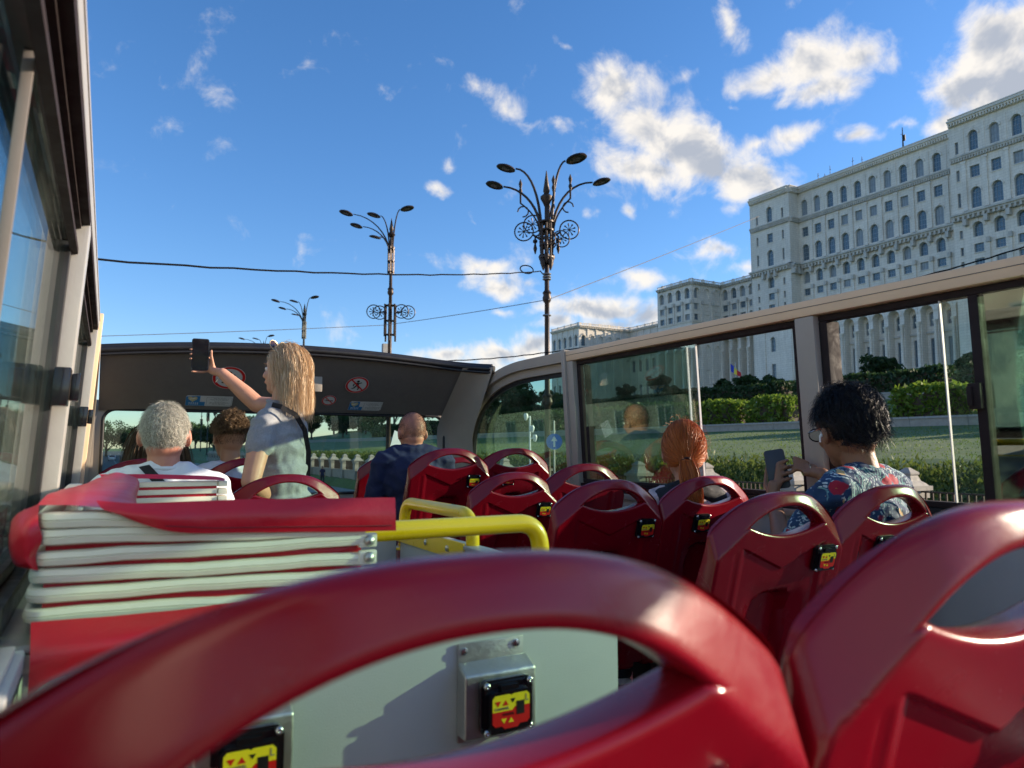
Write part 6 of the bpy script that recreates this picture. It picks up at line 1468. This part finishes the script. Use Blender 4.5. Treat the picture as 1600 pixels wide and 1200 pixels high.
def phone(e, rt, up, fr, w=.074, h=.150, t=.009, scr='screen'):
    pts = rr_rect(-w/2,w/2,-h/2,h/2,.011,4); MB().poly([rt*a+up*b-fr*t/2 for a,b in pts], fr*t).build('case', M['case'], e, bevel=.002)
    pts = rr_rect(-w/2+.004,w/2-.004,-h/2+.004,h/2-.004,.009,4); MB().poly([rt*a+up*b-fr*(t/2+.0004) for a,b in pts], -fr*.0006).build('display', M[scr], e)
ms_ = bpy.data.materials.new('lit_phone_screen'); ms_.use_nodes = True; b_ = ms_.node_tree.nodes['Principled BSDF']; b_.inputs['Base Color'].default_value = (.05,.07,.10,1); b_.inputs['Roughness'].default_value = .12; b_.inputs['Emission Color'].default_value = (.22,.34,.52,1); b_.inputs['Emission Strength'].default_value = .35; M['litscreen'] = ms_
phone(p6, rt6, up6, fr6, scr='litscreen')
undercap(s6, e6, B6, lambda c: c.z > -.50+.85*max(0,c.y+.12) and not (abs(c.x)>.8 and c.z<-.15 and c.y>-.25), HR*1.10)
hair(s6, e6, B6, 15000, .0013, lambda d: .042+.030*np.clip(-d[:,1],0,1)+.035*np.clip(d[:,2],0,1)+.03*np.clip(-d[:,2],0,1)*(d[:,1]<-.2), 8, lambda d: (d[:,2] > -.66+.80*np.clip(d[:,1]+.12,0,9)) & ~((np.abs(d[:,0])>.70)&(d[:,2]<.12)&(d[:,1]>-.45)),
     lambda d: np.stack([d[:,0]*.3+.5*np.sin(d[:,2]*5+d[:,1]*4), -.9+.5*np.sin(d[:,0]*9+d[:,1]*5), -.35+.6*np.sin(d[:,0]*6-d[:,1]*7)-.6*(d[:,2]<.2)],1), lift=.42, grav=.07, curl=.22, clumps=900, cl=.5, R_=HR*1.09, shell=1.27)
gl = empty('eyeglasses', (0,0,0), label='dark framed eyeglasses on the face of the floral shirt man', cat='glasses'); gl.parent = None
M6 = Matrix.Translation(loc6) @ Matrix.Rotation(Y6,4,'Z') @ B6
gl.matrix_world = M6
for s_ in (-1,1):
    rim = [(s_*.033+.026*math.cos(t), .118, .004+.020*math.sin(t)) for t in [k*math.pi/10 for k in range(20)]]
    MB().tube(rim, .0022, 6, closed=True).build('rim', M['boxblack'], gl); MB().poly([(a,.118,c) for a,b,c in rim],(0,.0008,0)).build('lens', M['glassclear'], gl)
    MB().tube([(s_*.060,.116,.010),(s_*.074,.095,.010),(s_*.086,.0,.008),(s_*.086,-.02,-.006)], .0020, 6).build('temple', M['boxblack'], gl)
MB().tube([(-.008,.119,.008),(0,.121,.010),(.008,.119,.008)], .002, 6).build('bridge', M['boxblack'], gl)
eb = empty('earbud', (0,0,0), label='small white earbud in the ear of the floral shirt man', cat='earbud'); eb.matrix_world = M6
MB().lathe([(.001,-.005),(.005,-.003),(.0055,.003),(.002,.005)], (-.087,.004,-.012), 12, ax=(-1,.3,0)).build('bud', M['whiteplastic'], eb); MB().tube([(-.091,.006,-.012),(-.092,.010,-.032)], [.0028,.0024], 10).build('stem', M['whiteplastic'], eb)
MB().tube([W6(.118+.0*a,-.022+.021*math.cos(a),.022+.021*math.sin(a)) for a in [k*.5 for k in range(13)]][:12], .0012, 6, closed=True).build('thin_bracelet', M['gold'], e6)
# ---- 7 standing blonde woman ---------------------------------------------------------------------------
f7 = Vector((-.80,.60,0)).normalized(); Y7 = math.atan2(-f7.x, f7.y)     # she faces left and ahead
hd7 = at(446,580,Y=3.46)
loc7 = Vector((hd7.x+.015, 3.50, 2.31+.90-.06))
L7 = lambda p: loc_of(p, loc7, Y7)
hp = at(313,554,Y=3.86); wr = at(347,583,Y=3.80)
vw = Vector((hp.x,hp.y,0)).normalized(); rt7 = Vector((vw.y,-vw.x,0)); up7 = Vector((0,0,1))*.98 - vw*.16 ; up7.normalize(); fr7 = rt7.cross(up7).normalized()
if fr7.dot(vw) < 0: fr7 = -fr7
V7 = lambda a,b,c: L7(hp + rt7*a + up7*b + fr7*c)
wl = L7(wr)
fing7 = [[V7(.038,-.055+.018*k,.022),V7(.005,-.030+.021*k,.024),V7(-.034,-.026+.022*k,.018),V7(-.045,-.022+.023*k,.000),V7(-.040,-.021+.023*k,-.010)] for k in range(3)]
fing7.append([V7(.045,-.075,.018),V7(.015,-.086,.012),V7(-.018,-.086,.004),V7(-.034,-.085,-.002)])    # little finger under the edge
th7 = [V7(.062,-.078,.012),V7(.058,-.040,.004),V7(.050,-.004,-.004),V7(.050,.022,-.006)]
shl, shr = at(412,668,Y=3.33), at(462,640,Y=3.62)
elb = at(392,752,Y=3.26); elr = at(402,632,Y=3.74)
hl = L7(hd7)
Jst = dict(pelvis=(0,0,.06), chest=(0,.0,.37), neck=(.0,-.005,.545), head=(hl.x*.5,.02,.695), ls=tuple(L7(shl)), rs=tuple(L7(shr)), le=tuple(L7(elb)), re=tuple(L7(elr)), lw=tuple(L7(at(430,790,Y=3.52))), rw=tuple(wl),
 lh=(-.09,0,.0), rh=(.09,0,.0), lk=(-.11,.03,-.42), rk=(.10,.02,-.42), la=(-.11,.0,-.80), ra=(.10,-.02,-.80))
mid7 = (Vector(Jst['ls'])+Vector(Jst['rs']))/2
Jst['neck'] = (mid7.x, mid7.y-.005, mid7.z+.060); Jst['chest'] = (mid7.x, mid7.y*.8, mid7.z-.105); Jst['head'] = tuple(L7(hd7))
s7 = dict(loc=loc7, yaw=Y7, label='standing blonde woman in grey shirt holding up her phone', skin='skin', cloth='tee_grey', hair='hair_blonde', j=Jst, head=(4,0,-14), fat=1.03, arm=1.12, sleeve=.40, vox=.0045, wr=.016,
 hands={'r': dict(palm=[(wl, V7(.058,-.080,.014), .023,.019),(V7(.058,-.080,.016),V7(.046,-.045,.020),.019,.014),(V7(.060,-.070,.018),V7(.045,-.025,.022),.017,.012)], fingers=fing7+[th7])})
e7, B7, G7 = person(s7)
p7 = empty('smartphone', hp, label='black smartphone held up against the sky by the blonde woman', cat='phone'); phone(p7, rt7, up7, fr7, w=.080, h=.158)
MB().tube([V7(.078+.027*math.cos(a)*.6+.012,-.118+.020*math.cos(a),.012+.026*math.sin(a)) for a in [k*.5 for k in range(13)]][:12], .0013, 6, closed=True).build('bracelet', M['gold'], e7)
bl = lambda d: (d[:,1] < .42+.4*d[:,2]) & (d[:,2] > -.30) & ~((d[:,1]>.25)&(d[:,2]<.45))
undercap(s7, e7, B7, lambda c: c.y < .40+.5*c.z and c.z > -.75, HR*1.03)
ch7 = np.array(B7.inverted() @ Vector(Jst['chest'])); nk7 = np.array(B7.inverted() @ Vector(Jst['neck']))
hair(s7, e7, B7, 13000, .0016, lambda d: (.185+.05*np.clip(-d[:,1],-.3,1))*(.8+.4*rng.random(len(d))), 18, bl, lambda d: np.stack([d[:,0]*.7, -.95-.5*np.clip(d[:,1],0,1), -1+.9*(d[:,2]>.7)],1), lift=.20, grav=.20, curl=.17, clumps=520, cl=.45, R_=HR*1.06, shell=1.26,
     colliders=[(ch7+np.array([0,0,.03]), np.array([.185,.150,.19])), (nk7, np.array([.085,.080,.10]))])
sg_ = empty('sunglasses', (0,0,0), label='brown sunglasses pushed up on the blonde woman\'s hair', cat='sunglasses'); M7 = Matrix.Translation(loc7) @ Matrix.Rotation(Y7,4,'Z') @ B7; sg_.matrix_world = M7
for s_ in (-1,1):
    rim = [(s_*.035+.028*math.cos(t), .052+.020*math.sin(t)*.4, .118+.022*math.sin(t)) for t in [k*math.pi/9 for k in range(18)]]
    MB().tube(rim, .0022, 6, closed=True).build('rim', M['gold'], sg_); MB().poly(rim,(0,.001,-.0005)).build('lens', M['lens'], sg_); MB().tube([(s_*.062,.052,.120),(s_*.080,.03,.105),(s_*.088,-.04,.062),(s_*.088,-.055,.045)], .0018, 6).build('temple', M['gold'], sg_)
MB().tube([(-.008,.056,.122),(.008,.056,.122)], .002, 6).build('bridge', M['gold'], sg_)
st7 = [at(425,632,Y=3.33),at(440,636,Y=3.30),at(462,648,Y=3.31),at(476,672,Y=3.36),at(482,705,Y=3.40),at(481,745,Y=3.45)]
sm = MB(); vs = []
for i_, p in enumerate(st7):
    a = st7[max(0,i_-1)]; b = st7[min(5,i_+1)]; t_ = (b-a).normalized(); nv = Vector((EYE-p)).normalized(); sd = t_.cross(nv).normalized()*.011
    for q_ in (p+sd, p-sd, p-sd-nv*-.003, p+sd-nv*-.003): vs.append(L7(q_))
sm.add(vs, [(i_*4+k, i_*4+(k+1)%4, i_*4+4+(k+1)%4, i_*4+4+k) for i_ in range(5) for k in range(4)]).build('bag_strap', M['blackcloth'], e7)
# ---- 8 pedestrian by the fence ---------------------------------------------------------------------------
q = at(528,740,Y=66)
s8 = dict(loc=(min(q.x,17.2), 66, .13+.90), yaw=R(170), label='pedestrian in dark top and light trousers walking along the stone fence', skin='skin_tan', cloth='navy', hair='hair_black', vox=.012,
 j=dict(Jst, pelvis=(0,0,.06), chest=(0,0,.37), neck=(0,0,.545), head=(0,.02,.69), ls=(-.18,0,.475), rs=(.18,0,.475), le=(-.23,-.03,.2), re=(.23,.05,.2), lw=(-.22,.06,-.03), rw=(.22,.15,-.0), lk=(-.1,.12,-.42), rk=(.1,-.04,-.42), la=(-.1,.06,-.82), ra=(.1,-.2,-.80)))
e8, B8, G8 = person(s8); undercap(s8, e8, B8, lambda c: c.z > -.5+.8*max(0,c.y+.15), HR*1.08)
